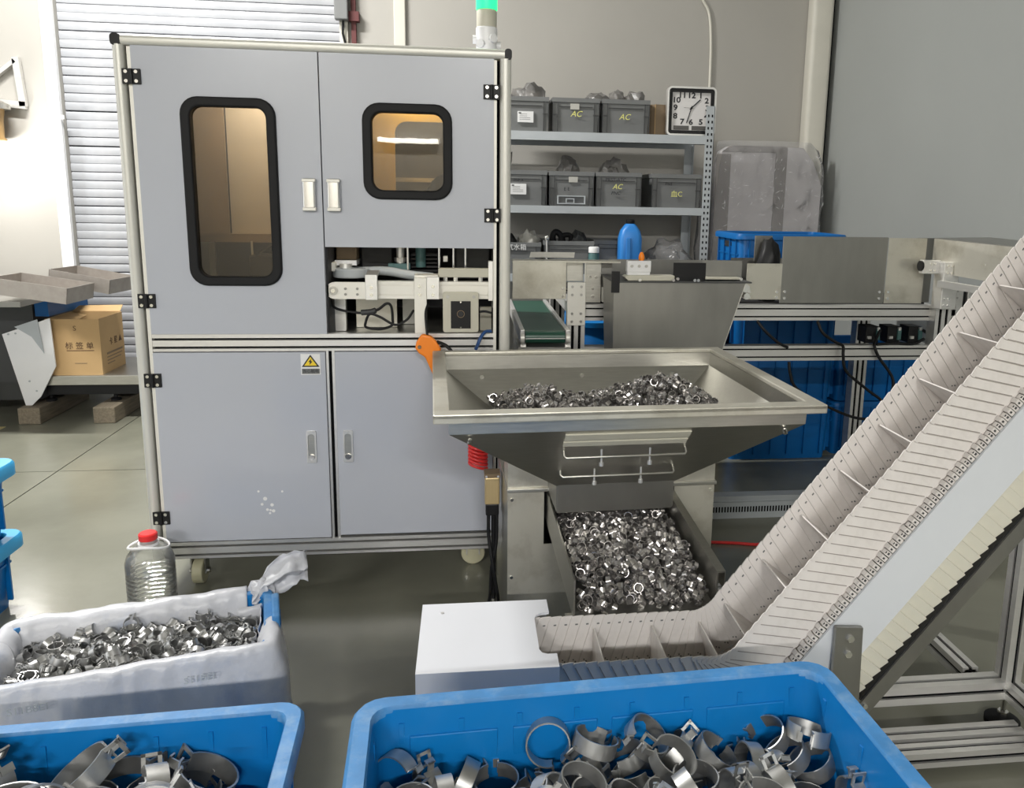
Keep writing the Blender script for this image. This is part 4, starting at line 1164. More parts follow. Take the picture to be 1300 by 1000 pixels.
SIM_L = '-187,-77,12,0,0,32,-54,-103,12,0,0,-86,10,-92,25,18,14,58,175,-87,12,0,0,-76,-181,77,12,0,0,104,-86,73,12,0,0,-123,85,123,12,0,0,-93,193,81,12,180,0,-79,-193,-71,36,0,180,2,-121,-35,26,156,8,-61,63,-75,27,0,-152,8,154,-103,36,0,-180,86,-132,58,36,-180,0,-58,1,98,12,180,0,-53,144,46,33,-142,23,-102,212,58,36,0,0,-55,-192,-139,37,90,13,16,-74,-18,29,-155,10,80,98,-47,33,152,-4,-88,212,-38,26,22,14,93,-183,21,35,-134,22,-64,-88,138,37,90,14,-19,71,29,12,0,-180,20,212,65,60,0,180,72,-204,-107,75,-23,15,48,1,-29,31,33,-24,-159,107,-46,55,-11,-154,34,211,-75,59,-19,4,-109,-238,117,37,-90,-13,-90,-133,128,37,-90,-39,-33,103,68,58,-79,-5,112,131,121,32,-167,24,40,-204,-32,85,-98,-58,75,-103,-127,57,49,-62,-118,127,-79,75,152,1,-80,211,-104,80,-18,-7,-139,-169,92,52,-15,-29,-3,-64,37,58,-2,-176,63,42,118,36,180,0,27,156,118,49,19,-19,152,-121,-84,75,-20,165,44,-47,-123,62,-27,-118,29,144,-66,92,-152,0,100,211,-121,102,-15,-12,-158,-211,21,49,-10,131,33,-18,44,26,24,-12,0,-5,114,53,-14,-31,27,213,128,64,37,-55,-165,-98,-83,100,-17,19,-124,11,-118,59,-163,25,-42,114,18,68,-118,-29,33,168,-14,38,3,-71,-31,-238,-17,70,-90,5,-90,-20,12,67,-63,-32,-140,51,32,55,4,-39,-171,237,-6,82,97,74,-83,-174,121,74,23,153,22,-84,-63,55,-25,5,-161,30,-20,54,38,-154,0,160,-59,110,9,-26,169'
SIM_S = '-247,-108,9,180,0,-64,-211,-123,9,0,0,-146,-148,-98,9,0,0,93,-88,-107,17,90,13,111,-25,-119,9,180,0,85,11,-112,9,0,-180,-32,55,-83,17,-90,34,101,139,-123,17,10,-54,-136,219,-77,9,0,0,5,278,-122,17,-3,-126,141,-278,-61,9,0,-180,-56,-211,-60,17,90,34,115,-137,-51,8,0,0,28,-96,-64,13,22,5,104,-70,-79,17,90,-64,52,26,-67,9,0,0,115,92,-69,9,0,180,68,162,-63,9,0,0,7,174,-38,17,-43,-14,-42,267,-52,9,0,0,170,-278,27,16,-148,20,-30,-211,25,9,180,0,-78,-139,-17,9,0,0,36,-64,-11,9,0,0,-139,-65,29,17,-90,-38,85,22,0,9,0,180,-7,111,1,14,-21,166,-32,153,7,9,0,-180,-9,214,-3,17,-90,146,-7,278,-19,9,0,0,164,-278,57,9,-180,0,27,-184,47,8,0,180,-64,-146,50,9,180,0,21,-89,69,9,0,0,70,-38,50,9,0,0,169,19,49,9,0,0,101,112,36,9,0,180,-47,138,63,9,0,0,-100,190,75,8,0,0,-163,259,49,8,0,0,-139,-278,115,8,0,0,70,-219,119,18,49,-135,-83,-146,123,9,0,0,-157,-94,108,17,-90,34,88,-37,123,9,0,0,-39,23,109,16,-36,22,-33,76,96,9,-180,0,51,152,114,9,0,180,-84,188,123,9,-180,0,-74,277,90,14,22,14,167,-247,-82,30,-156,51,50,-214,-94,16,35,159,-27,-141,-130,17,-90,2,-174,-109,-122,17,-43,160,-62,-31,-116,26,-180,0,-64,40,-123,16,33,21,62,96,-106,15,-3,-32,118,161,-100,15,12,-28,105,225,-96,33,4,-64,-72,240,-124,17,-24,-140,-57,-251,-50,17,90,-39,94,-191,-41,9,0,0,-93,-124,-45,26,0,0,107,-92,-58,33,39,-2,110,-62,-100,31,-140,-30,44,-3,-58,16,32,-25,-65,99,-79,34,50,15,164,137,-38,9,0,0,122,194,-80,18,-28,-37,49,278,-52,26,0,0,154,-241,33,16,35,18,-108,-179,-8,9,0,-180,-48,-148,3,23,39,-163,54,-94,-16,16,-157,-37,-50,-36,4,17,89,17,-19,22,11,35,-81,13,112,92,-29,9,0,-180,62,185,20,18,-112,32,-15,222,17,18,105,33,17,261,12,9,0,-180,54,-277,85,17,-90,34,-7,-180,52,26,0,0,-8,-159,82,9,0,0,-17,-93,74,26,0,0,-163,-63,78,18,-80,-23,-71,41,71,15,-31,19,-22,75,47,11,1,8,-131,171,46,9,0,0,-31,222,47,9,0,0,128,272,56,26,5,14,35,-254,131,30,90,-19,0,-201,109,18,62,31,53,-118,121,17,-46,26,-91,-67,105,20,-76,-12,23,-8,121,17,137,24,-51,49,116,17,47,-10,136,103,115,18,-57,30,-60,149,123,26,180,0,-57,214,119,17,90,13,-106,230,108,17,-90,13,76,-271,-87,17,-90,-150,12,-183,-113,16,142,8,-72,-163,-109,33,-127,10,1,-115,-114,36,39,-10,-77,-28,-115,43,0,0,-70,30,-96,27,48,19,156,109,-109,30,-25,21,-121,193,-116,18,-120,-27,-81,214,-122,18,-84,26,85,254,-84,17,90,-35,67,-234,-48,17,90,29,94,-204,-45,38,31,174,-35,-159,-47,22,24,-32,-51,-75,-50,43,-37,-131,63,-32,-36,9,0,0,116,35,-32,16,37,158,-7,106,-54,29,-26,47,52,135,-23,26,177,2,45,234,-64,24,27,159,-64,272,-52,43,0,0,40,-252,-9,15,-33,-179,55,-192,-11,35,79,137,53,-165,19,25,31,150,-6,-116,11,17,48,27,95,-1,-25,20,-38,-34,-7,34,-11,41,-64,121,46,60,-19,17,90,19,136,142,3,35,68,1,-170,244,31,42,0,-1,-51,257,24,26,0,-180,81,-252,66,24,163,44,-37,-221,77,9,0,0,103,-144,66,26,0,-180,-14,-94,44,18,99,146,1,-8,74,9,0,0,100,18,78,30,-143,-27,-88,54,77,27,35,5,122,145,27,25,60,-143,30,211,41,26,-178,-2,-26,242,77,16,159,-37,0,-244,100,23,-46,15,126,-189,88,17,90,13,52,-151,96,34,88,27,42,-68,125,23,44,-59,-117,-32,88,19,-6,147,-41,63,122,27,0,48,41,121,122,18,35,-125,-29,121,87,17,90,-64,18,232,91,37,-33,-168,-30,260,122,14,2,-29,-76,-260,-124,33,92,124,38,-204,-123,34,-3,153,-5,-162,-82,23,25,158,21,-133,-114,54,91,-177,0,-27,-88,51,120,-12,13,48,-123,44,-168,-70,25,64,-105,30,48,-18,40,180,-115,30,62,-21,-86,199,-82,46,-21,158,87,277,-93,17,54,-4,-131,-268,-49,34,91,14,94,-240,-47,44,0,169,94,-179,-36,35,68,-36,-69,-53,-34,38,51,-1,117,-20,-79,17,-90,-15,-54,62,-54,18,-43,-125,99,72,-36,38,163,20,-64,118,-36,51,17,-113,-61,203,-35,18,-59,-38,-88,278,-52,60,0,-180,43,-281,-15,18,116,32,-88,-205,29,26,180,0,-63,-175,34,43,22,-138,-103,-112,-10,35,46,0,39,-2,-2,30,-146,-26,-91,6,-33,47,-43,6,-164,57,11,18,25,-123,69,106,-22,34,103,-52,46,184,-6,24,4,51,-151,264,-17,26,0,180,6,-228,24,48,126,-24,21,-219,60,26,0,0,63,-140,31,33,-102,-123,-33,-92,24,25,30,59,-61,-6,30,16,139,2,105,0,57,34,98,20,-35,95,69,17,89,-153,-12,127,61,29,14,-4,51,213,40,49,-15,-31,10,239,60,36,42,-26,29,-273,112,34,51,-32,-11,-177,107,30,-11,-134,67,-148,123,34,-5,-89,-40,-118,100,35,-37,-44,-154,-32,99,37,29,169,25,23,114,40,-138,18,98,90,86,35,132,-17,-21,157,88,19,-69,-129,-22,186,105,31,2,-154,14,286,122,23,90,55,90,-281,-117,18,82,36,57,-238,-113,43,51,-35,146,-127,-83,18,36,-51,158,-137,-131,51,-91,-28,0,-45,-74,51,30,-56,-105,3,-122,28,-156,-16,12,76,-117,37,-29,-136,-28,153,-108,34,-160,-14,35,160,-115,49,-18,-17,140,265,-113,38,148,-6,101,-286,-45,36,90,41,-90,-204,-37,54,-15,-28,-85,-136,-47,46,-6,-167,61,-63,-11,55,-25,16,43,-43,-77,17,-90,34,111,24,-67,32,-149,7,100,86,-43,54,41,-152,-76,134,-72,16,-11,-41,52,175,-67,33,-39,-10,123,278,-79,46,-34,-83,-56,-278,7,33,135,-28,-26,-219,-1,22,-46,-137,-60,-128,4,52,-135,-21,-86,-99,-15,47,13,-135,-69,-39,23,17,-91,-40,-18,-6,28,45,29,-169,32,86,-5,27,147,-37,25,107,12,51,-25,-69,-104,177,-20,36,-43,32,143,277,-26,51,-86,-60,4,-281,67,47,50,-44,112,-205,55,43,0,0,132,-118,44,34,18,111,38,-85,45,45,22,-149,-9,-30,48,29,13,10,-165,42,28,24,24,-45,-110,94,54,38,-156,-56,57,163,64,29,19,-4,-126,186,49,34,-92,34,63,277,43,43,5,-22,130,-277,101,48,10,-57,44,-202,119,44,146,3,43,-168,122,50,-18,-66,13,-99,77,43,0,180,27,-38,123,41,47,-170,29,-3,119,37,-28,-41,-125,54,89,42,177,35,33,138,118,43,0,180,-50,211,79,25,-23,-46,-118,278,89,36,0,-18,-104,-277,-71,48,-39,-38,135,-221,-87,38,30,155,-65,-136,-89,46,-1,-37,86,-79,-87,48,34,17,-137,-52,-61,61,121,19,31,6,-91,43,-47,161,-51,91,-124,50,-45,-152,-3,126,-123,50,1,-180,-64,206,-122,48,-4,-21,166,254,-117,51,-32,4,118,-254,-18,47,-64,-124,-28,-182,-23,63,28,-169,-47,-125,-40,60,-5,-167,54,-93,-29,64,-124,-16,75,-66,-45,15,-4,-34,98,38,-48,43,22,-3,97,125,-79,41,-35,-72,-160,149,-75,47,-57,-18,-132,214,-29,32,-65,-14,-74,279,-107,61,-40,-28,-100,-265,36,37,24,-165,-13,-225,-16,29,29,-54,33,-143,55,51,-92,-144,1,-70,7,36,-14,33,-95,-44,28,45,-15,3,157,66,37,48,-16,127,-90,71,-8,48,128,-25,8,165,11,46,-118,-8,104,226,1,42,3,24,-13,260,-7,51,-90,-37,49,-243,74,45,160,-5,-70,-206,59,60,0,180,-78,-174,71,42,0,0,160,-68,62,49,124,-51,-87,-36,64,42,-1,16,135,37,47,42,-168,43,3,88,27,28,-52,-6,172,129,46,43,-15,177,46,198,18,53,-85,158,-25,277,29,58,-15,-16,-175,-234,113,55,143,-44,15,-216,96,43,-18,-76,82,-131,123,58,-145,60,36,-85,98,51,120,29,-22,-33,109,62,12,-41,93,5,85,38,-26,-37,10,77,122,40,136,-22,-71,150,122,60,0,0,-30,204,123,44,3,-4,147,260,122,35,17,171,-16,-225,-114,59,-49,33,-35,-184,-83,32,-24,157,-77,-173,-130,48,98,48,4,-67,-130,17,90,-64,7,-83,-123,47,107,-43,78,8,-123,50,-26,27,-152,78,-81,53,-28,28,98,151,-130,71,83,-165,-2,217,-95,63,23,-172,35,242,-122,63,165,-29,50,-242,-68,57,-7,-171,-50,-190,-76,46,151,-15,37,-151,-24,47,-82,31,30,-111,-76,39,70,39,-76,-25,-53,32,153,-14,-6,-2,-57,53,-32,-163,4,131,-57,62,6,-147,104,152,-30,43,-47,5,-115,235,-55,50,-40,-124,-30,242,-33,39,-68,-56,133,-247,7,44,-102,-116,-45,-172,10,55,18,-58,-37,-153,3,53,113,-12,77,-23,-1,49,-64,-55,-37,-31,-19,34,82,-53,-31,49,-65,56,-148,1,48,62,13,49,-41,-45,-29,143,19,60,137,-12,51,194,-9,52,-18,-139,55,233,1,58,-15,-20,-163'
def sim(s_):
    v = [int(x) for x in s_.split(',')]
    return [v[i:i + 6] for i in range(0, len(v), 6)]
def pose(p, T, off, dz=0.0):
    return T @ Matrix.Translation((p[0] / 1000 + off[0], p[1] / 1000 + off[1], p[2] / 1000 + off[2] + dz)) @ Euler([math.radians(a) for a in p[3:]]).to_matrix().to_4x4()
bb, bl, bt = clamp_parts(0.0355, 0.024)
big = (bb.mesh('hose_clamp', M['clamp'], smooth=40), bl.mesh('looped_ear', M['clamp']), bt.mesh('folded_ear', M['clamp']))
def rings(mb, X, r, w, n=10, t=0.0022):
    vi, fs = [], []
    for k in range(n):
        a = 2 * PI * k / n
        c, s_ = math.cos(a), math.sin(a)
        for rad, z in ((r, -w / 2), (r, w / 2), (r - t, w / 2), (r - t, -w / 2)):
            vi.append(X @ Vector((rad * c, rad * s_, z)))
    for k in range(n):
        j = (k + 1) % n
        for q in range(4):
            fs.append((k * 4 + q, k * 4 + (q + 1) % 4, j * 4 + (q + 1) % 4, j * 4 + q))
    mb.add(vi, fs)
    mb.box(r * .9, r * 1.5, -t / 2, t / 2, -w * .4, w * .4, X)
def big_clamp(X, label, group, parts):
    o = bpy.data.objects.new('hose_clamp', parts[0])
    COL.objects.link(o)
    o.matrix_world = X
    o['label'], o['category'], o['group'] = label, 'hose clamp', group
    for nm, me in (('looped_ear', parts[1]), ('folded_ear', parts[2])):
        c = bpy.data.objects.new(nm, me)
        COL.objects.link(c)
        c.parent = o
Tr = Matrix.Translation((0.233, 0.866, 0)) @ Matrix.Rotation(math.radians(2.9), 4, 'Z')
fillr = MB()
for p in sim(SIM_R):
    dz = 0.022 * math.cos((p[0] - 90) / 1000 * PI / .95) + 0.012
    X = pose(p, Tr, (0.0, 0.105, 0.428), dz)
    if p[2] > 22:
        big_clamp(X, 'big grey spring hose clamp heaped in the large crate nearest the conveyor tail', 'big clamps in the large blue crate', big)
    else:
        rings(fillr, X, 0.0355, 0.024, 16)
random.seed(11)
for i in range(190):
    low = i < 80
    x, y = random.uniform(-.31, .31), (random.uniform(-.21, .21) if low else random.uniform(-.21, -.08))
    z = random.uniform(.345, .40) if low else random.uniform(.36, .47)
    rings(fillr, Tr @ Matrix.Translation((x, y, z)) @ Euler((random.uniform(-.6, .6), random.uniform(-.6, .6), random.uniform(0, 6))).to_matrix().to_4x4(), 0.034, 0.022, 12)
fo = fillr.build('hose_clamp', M['clamp'], smooth=40, kind='stuff')
fo['label'], fo['category'] = 'lower layer of grey hose clamps filling the large blue crate', 'hose clamps'
Tf = Matrix.Translation((-0.636, 1.082, 0)) @ Matrix.Rotation(math.radians(2.6), 4, 'Z')
bb2, bl2, bt2 = clamp_parts(0.053, 0.034, 0.0034)
bb2.ring([(0.039 * math.cos(a), 0.039 * math.sin(a)) for a in [2 * PI * k / 24 for k in range(2, 23)] ][:0] or [(0.0533 * math.cos(2 * PI * k / 24), 0.0533 * math.sin(2 * PI * k / 24)) for k in range(24)],
         [(0.0510 * math.cos(2 * PI * k / 24), 0.0510 * math.sin(2 * PI * k / 24)) for k in range(24)], 'z', -0.003, 0.003)
big2 = (bb2.mesh('hose_clamp', M['clamp'], smooth=40), bl2.mesh('looped_ear', M['clamp']), bt2.mesh('folded_ear', M['clamp']))
filll = MB()
for p in sim(SIM_L):
    dz = 0.03 * math.cos((p[0] + 190) / 1000 * PI / .5)
    p = [p[0] * 1.2, p[1] * 1.2, p[2] * 1.25] + p[3:]
    if abs(p[0]) > 250 or p[1] > 160 or p[1] < -175:
        continue
    X = pose(p, Tf, (0.0, 0.040, 0.328), dz)
    if p[2] > 24:
        big_clamp(X, 'big dull grey hose clamp heaped in the blue crate before the lined one', 'big clamps in the blue crate before the lined crate', big2)
    else:
        rings(filll, X, 0.053, 0.034, 16)
for i in range(200):
    low = i < 130
    x, y = random.uniform(-.26, .27), (random.uniform(-.18, .18) if low else random.uniform(-.19, -.09))
    z = random.uniform(.06, .27) if low else random.uniform(.2, .35)
    rings(filll, Tf @ Matrix.Translation((x, y, z)) @ Euler((random.uniform(-.6, .6), random.uniform(-.6, .6), random.uniform(0, 6))).to_matrix().to_4x4(), 0.037, 0.024, 12)
fo = filll.build('hose_clamp', M['clamp'], smooth=40, kind='stuff')
fo['label'], fo['category'] = 'lower layer of dull hose clamps filling the blue crate before the lined crate', 'hose clamps'
# small clamps in the lined crate
sm_b, sm_l, sm_t = clamp_parts(0.0180, 0.0165, 0.0016, 16)
sm_b.add(sm_l.v, sm_l.f).add(sm_t.v, sm_t.f)
small = sm_b.mesh('hose_clamp', M['clamp_small'], smooth=40)
fills = MB()
Ts = Matrix.Translation((-0.815, 1.895, 0)) @ Matrix.Rotation(math.radians(14), 4, 'Z')
for p in sim(SIM_S):
    dz = 0.012 * math.cos(p[0] / 1000 * PI / .45) - 0.05 * max(0, p[1] / 1000) 
    p = [p[0] * .92, p[1] * .90] + p[2:]
    X = pose(p, Ts, (0.0, 0.0, 0.207), dz)
    if p[2] > 22:
        o = bpy.data.objects.new('hose_clamp', small)
        COL.objects.link(o)
        o.matrix_world = X
        o['label'], o['category'], o['group'] = 'small grey spring hose clamp heaped in the crate with the white liner', 'hose clamp', 'small clamps in the lined crate'
    else:
        rings(fills, X, 0.018, 0.0165, 10, .0016)
for i in range(260):
    rings(fills, Ts @ Matrix.Translation((random.uniform(-.25, .25), random.uniform(-.10, .10), random.uniform(.03, .195))) @ Euler([random.uniform(0, 6) for _ in range(3)]).to_matrix().to_4x4(), 0.018, 0.0165, 8, .0016)
fo = fills.build('hose_clamp', M['clamp_small'], smooth=40, kind='stuff')
fo['label'], fo['category'] = 'lower layers of small hose clamps under the heap in the lined crate', 'hose clamps'
# the many small clamps on the tray and in the hopper
def heap(mb, T, n, fn, r, w, seed, depth):
    random.seed(seed)
    for i in range(n):
        x, y, zt, ok = fn()
        if not ok:
            continue
        z = zt - random.random() ** 1.5 * depth
        rr_ = r * random.uniform(.85, 1.1)
        rings(mb, T @ Matrix.Translation((x, y, z)) @ Euler((random.uniform(-1.3, 1.3), random.uniform(-1.3, 1.3), random.uniform(0, 6.28))).to_matrix().to_4x4(), rr_, w, 10, .0014)
Tfd = wm(fd)
tr_ = MB()
def on_tray():
    x, y = random.uniform(tx0 + .018, tx1 - .018), random.uniform(ty0 + .015, ty1 - .02)
    top = tz(y) + 0.012 + 0.052 * min(1, (y - ty0) / .10) + 0.010 * noise.noise(Vector((x * 18, y * 18, 1)))
    return x, y, max(top, tz(y) + .014), True
heap(tr_, Tfd, 1250, on_tray, 0.0125, 0.0125, 21, 0.05)
o = tr_.build('hose_clamp', M['clamp_dark'], smooth=40, kind='stuff')
o['label'], o['category'] = 'bed of small shiny clamps sliding down the feeder tray', 'hose clamps'
hp = MB()
def lim(z):
    f = (z - .602) / .226
    return OX0 + (-.446 - OX0) * f, OX1 + (.446 - OX1) * f, OY0 + (-.344 - OY0) * f, OY1 + (.356 - OY1) * f
def in_hopper():
    x, y = random.uniform(-.36, .40), random.uniform(-.28, .30)
    top = 0.756 + 0.072 * math.exp(-((x + .17) / .10) ** 2 - ((y - .06) / .2) ** 2) + 0.098 * math.exp(-((x - .20) / .15) ** 2 - ((y - .06) / .2) ** 2) + 0.008 * noise.noise(Vector((x * 20, y * 20, 4)))
    a, b, c, d = lim(top - .02)
    ok = a + .02 < x < b - .02 and c + .02 < y < d - .02
    return x, y, top, ok
heap(hp, Tfd, 1500, in_hopper, 0.0125, 0.0125, 22, 0.04)
def in_core():
    z = random.uniform(.53, .74)
    a, b, c, d = lim(max(z, .61) - .01)
    return random.uniform(max(a, -.3) + .02, min(b, .3) - .02), random.uniform(c + .02, d - .02), z, True
heap(hp, Tfd, 400, in_core, 0.0125, 0.0125, 23, 0.0)
o = hp.build('hose_clamp', M['clamp_dark'], smooth=40, kind='stuff')
o['label'], o['category'] = 'double heap of small shiny clamps inside the feed hopper', 'hose clamps'
# ------------------------------------------------------------------ weighing line behind the hopper
wl = thing('weighing_line', 'aluminium framed sorting line with stainless side panels behind the hopper', 'conveyor', (1.2, 3.2, 0))
def beam(p0, p1, name='frame_beam', hh=0.06, dd=0.05):
    x0, x1, y, z0 = p0[0], p1[0], p0[1], p0[2]
    s_ = MB()
    for a, b in ((0, .20), (.30, .72), (.82, 1.0)):
        s_.box(x0, x1, y, y + dd, z0 + hh * a, z0 + hh * b)
    so = s_.build(name, M['alu'], wl)
    MB().box(x0, x1, y + .006, y + dd - .006, z0 + .002, z0 + hh - .002).build('groove', M['dark_gap'], so)
    return so
beam((0.483, 3.20, 0.880), (2.14, 0, 0), hh=0.066)
beam((0.483, 3.20, 0.703), (2.14, 0, 0), hh=0.066)
beam((0.483, 3.85, 0.880), (2.14, 0, 0), hh=0.066)
def vpost(x0, x1, y0, y1, z0, z1):
    s_ = MB()
    w_ = x1 - x0
    for a, b in ((0, .22), (.38, .62), (.78, 1)):
        s_.box(x0 + w_ * a, x0 + w_ * b, y0, y1, z0, z1)
    so = s_.build('frame_post', M['alu'], wl)
    MB().box(x0 + .004, x1 - .004, y0 + .006, y1 - .004, z0, z1).build('groove', M['dark_gap'], so)
    MB().box(x0, x1, y0, y1, 0, z0).build('foot_pad', M['rubber'], wl)
for x0 in (0.408, 2.02):
    vpost(x0, x0 + .072, 3.155, 3.215, 0.02, 0.95)
    vpost(x0, x0 + .072, 3.83, 3.89, 0.02, 0.95)
    for zz in (0.72, 0.90):
        MB().box(x0 + .015, x0 + .055, 3.215, 3.83, zz, zz + .04).build('frame_beam', M['alu'], wl)
jp = MB().box(0.404, 0.480, 3.145, 3.155, 0.868, 1.046).build('joint_plate', M['alu_pale'], wl, bevel=0.002)
bolts(MB(), [(x, z) for x in (0.424, 0.461) for z in (1.028, 0.995, 0.918, 0.885)], 3.145, 0.006, 0.004, 6).build('bolt', M['bolt'], jp)
def panel(x0, x1, y, z0, z1, m, bl=(), name='side_panel', t=0.004):
    p = MB().box(x0, x1, y, y + t, z0, z1).build(name, m, wl, bevel=0.001)
    if bl:
        bolts(MB(), bl, y, 0.006, 0.004, 8).build('bolt', M['chrome'], p, smooth=40)
    return p
panel(0.180, 0.398, 3.14, 0.978, 1.128, M['steel_worn'], [(0.385, 1.022), (0.385, 0.990)])
MB().box(0.180, 0.62, 3.144, 3.23, 1.125, 1.132).build('top_plate', M['steel_worn'], wl)
MB().quad((0.26, 3.30, 1.133), (0.45, 3.30, 1.133), (0.46, 3.36, 1.150), (0.27, 3.36, 1.150), 0.003).build('bent_strip', M['alu_pale'], wl)
panel(0.405, 0.474, 3.19, 1.046, 1.124, M['steel'])
panel(0.474, 0.479, 3.15, 1.046, 1.128, M['alu_pale'])
panel(0.482, 0.545, 3.17, 0.960, 1.126, M['steel'], [(0.500, 1.065), (0.525, 1.065), (0.512, 1.018), (0.512, 0.985)])
panel(0.546, 0.60, 3.22, 0.960, 1.118, M['steel_dark'])
tg = MB().box(0.548, 0.562, 3.14, 3.17, 0.965, 1.025).box(0.562, 0.60, 3.15, 3.165, 0.975, 1.02).build('clip_bracket', M['alu_pale'], wl, bevel=0.002)
bolts(MB(), [(0.572, 1.008), (0.592, 1.008), (0.572, 0.988), (0.592, 0.985)], 3.15, 0.005, 0.004).build('bolt', M['chrome'], tg)
panel(1.327, 1.797, 3.20, 0.955, 1.240, M['steel_dark'], [(1.335 + .012, 1.005), (1.347, .977), (1.775, 1.005), (1.775, .977)])
panel(1.801, 1.975, 3.20, 0.955, 1.238, M['steel_worn'], [(1.815, 1.005), (1.815, .977)])
panel(1.170, 1.325, 3.185, 0.972, 1.125, M['steel_worn'], [(1.185, 1.005), (1.185, .982), (1.305, 1.005), (1.305, .982)])
panel(1.255, 1.335, 3.34, 1.122, 1.235, M['steel_dark'])
MB().box(1.327, 2.14, 3.85, 3.854, 0.955, 1.10).build('side_panel', M['steel_dark'], wl)
MB().box(0.62, 1.327, 3.42, 3.424, 0.946, 1.12).build('side_panel', M['steel_dark'], wl)
MB().box(0.483, 2.02, 3.25, 3.85, 0.946, 0.955).build('belt_bed', M['interior'], wl)
crumple((1.30, 3.28, 0.956), (0.05, 0.04, 0.16), 8, 0.25).build('hose_bundle', M['black'], wl, smooth=60)
panel(1.955, 2.035, 3.24, 0.955, 1.238, M['steel_dark'])
# right-hand corner: turned side plate and brackets
MB().quad((2.010, 3.20, 1.094), (2.125, 2.70, 1.075), (2.125, 2.70, 1.222), (2.010, 3.20, 1.237), 0.004).build('turned_plate', M['steel_worn'], wl)
MB().quad((2.010, 3.204, 1.237), (2.125, 2.704, 1.222), (2.40, 2.75, 1.225), (2.30, 3.25, 1.240), 0.004).build('turned_top', M['steel_dark'], wl)
MB().quad((2.00, 3.10, 1.04), (2.11, 2.68, 1.03), (2.11, 2.68, 1.055), (2.00, 3.10, 1.068), 0.03).build('turned_rail', M['alu'], wl)
bolts(MB(), [(2.072, 1.15)], 2.93, 0.007).build('bolt', M['chrome'], wl)
b1 = MB().box(1.918, 2.000, 3.12, 3.15, 1.092, 1.150).build('corner_bracket', M['alu'], wl, bevel=0.003)
bolts(MB(), [(x, z) for x in (1.952, 1.970) for z in (1.135, 1.107)], 3.12, 0.005).build('bolt', M['chrome'], b1)
MB().cyl((1.912, 3.135, 1.125), (1.92, 3.135, 1.125), 0.022, n=14).build('end_cap', M['black'], b1)
b2 = MB().box(1.992, 2.062, 3.085, 3.155, 0.945, 1.145).build('corner_bracket', M['alu'], wl, bevel=0.003)
bolts(MB(), [(x, z) for x in (2.008, 2.026) for z in (1.13, 1.10, 0.99, 0.962)], 3.085, 0.005).build('bolt', M['chrome'], b2)
for x in (2.12, 2.19):
    b3 = MB().box(x, x + .05, 3.20, 3.26, 0.83, 1.03).build('drive_bracket', M['alu'], wl, bevel=0.002)
    bolts(MB(), [(x + .02, 1.01), (x + .02, 0.98)], 3.20, 0.005).build('bolt', M['bolt'], b3)
    MB().box(x + .055, x + .068, 3.21, 3.26, 0.80, 1.03).build('dark_strip', M['black'], wl)
for i, x in enumerate((1.80, 1.90, 2.0)):
    dv = MB().box(x - .04, x + .02, 3.25, 3.33, 0.770, 0.845).build('valve_unit', M['black'], wl, bevel=0.003)
    MB().box(x + .005, x + .022, 3.243, 3.25, 0.785, 0.835).build('connector', M['teal'], dv)
    MB().box(x + .006, x + .018, 3.240, 3.25, 0.828, 0.842).build('plug', M['alu'], dv)
    MB().box(x - .035, x - .018, 3.240, 3.25, 0.790, 0.802).build('plug', M['alu'], dv)
for ctrl in ([(1.23, 3.19, 0.88), (1.26, 3.17, 0.84), (1.32, 3.17, 0.79), (1.37, 3.18, 0.765)],
             [(1.50, 3.19, 0.88), (1.52, 3.17, 0.83), (1.58, 3.17, 0.79), (1.62, 3.18, 0.77), (1.62, 3.17, 0.73), (1.64, 3.17, 0.66), (1.74, 3.17, 0.58), (1.83, 3.17, 0.51), (1.80, 3.17, 0.45), (1.70, 3.17, 0.45), (1.55, 3.17, 0.51), (1.42, 3.17, 0.585), (1.39, 3.18, 0.65), (1.385, 3.19, 0.70)],
             [(1.82, 3.24, 0.83), (1.79, 3.22, 0.79), (1.77, 3.19, 0.77), (1.79, 3.18, 0.72), (1.86, 3.17, 0.62), (1.85, 3.17, 0.52)],
             [(2.02, 3.24, 0.83), (2.05, 3.2, 0.80), (2.09, 3.17, 0.75)],
             [(1.78, 3.19, 0.775), (1.86, 3.19, 0.780), (1.95, 3.19, 0.777), (2.0, 3.19, 0.80)]):
    MB().tube(curve_pts(ctrl, 6), 0.0065).build('cable', M['black'], wl, smooth=60)
# cable duct at floor level
cd = MB().box(0.80, 2.05, 3.16, 3.20, 0.0, 0.075).box(0.80, 2.05, 3.155, 3.21, 0.095, 0.105).box(0.80, 2.05, 3.17, 3.20, 0.075, 0.095).build('cable_duct', M['rack'], wl)
sd = MB()
for i in range(96):
    sd.box(0.81 + i * .013, 0.816 + i * .013, 3.158, 3.1602, 0.03, 0.055)
sd.build('duct_slot', M['dark_gap'], cd, kind='stuff')
# discharge chute hanging over the back of the hopper
ch = thing('discharge_chute', 'dark stainless discharge chute hanging behind the hopper rim', 'chute', (0.80, 2.92, 0.8))
MB().quad((0.555, 2.90, 0.62), (0.925, 2.90, 0.62), (1.062, 2.90, 1.072), (0.548, 2.90, 1.072), -0.003).build('front_plate', M['steel_dark'], ch)
MB().quad((0.925, 2.90, 0.62), (0.945, 3.05, 0.62), (1.085, 3.19, 1.072), (1.062, 2.90, 1.072), 0.003).build('side_plate', M['steel'], ch)
MB().quad((0.555, 2.90, 0.62), (0.552, 3.05, 0.62), (0.548, 3.14, 1.072), (0.548, 2.90, 1.072), 0.003).build('side_plate', M['steel_dark'], ch)
MB().box(0.545, 1.085, 2.893, 3.19, 1.072, 1.077).build('top_flange', M['grey_dark'], ch)
MB().box(0.537, 0.568, 2.885, 2.893, 1.035, 1.115).build('corner_tab', M['black'], ch)
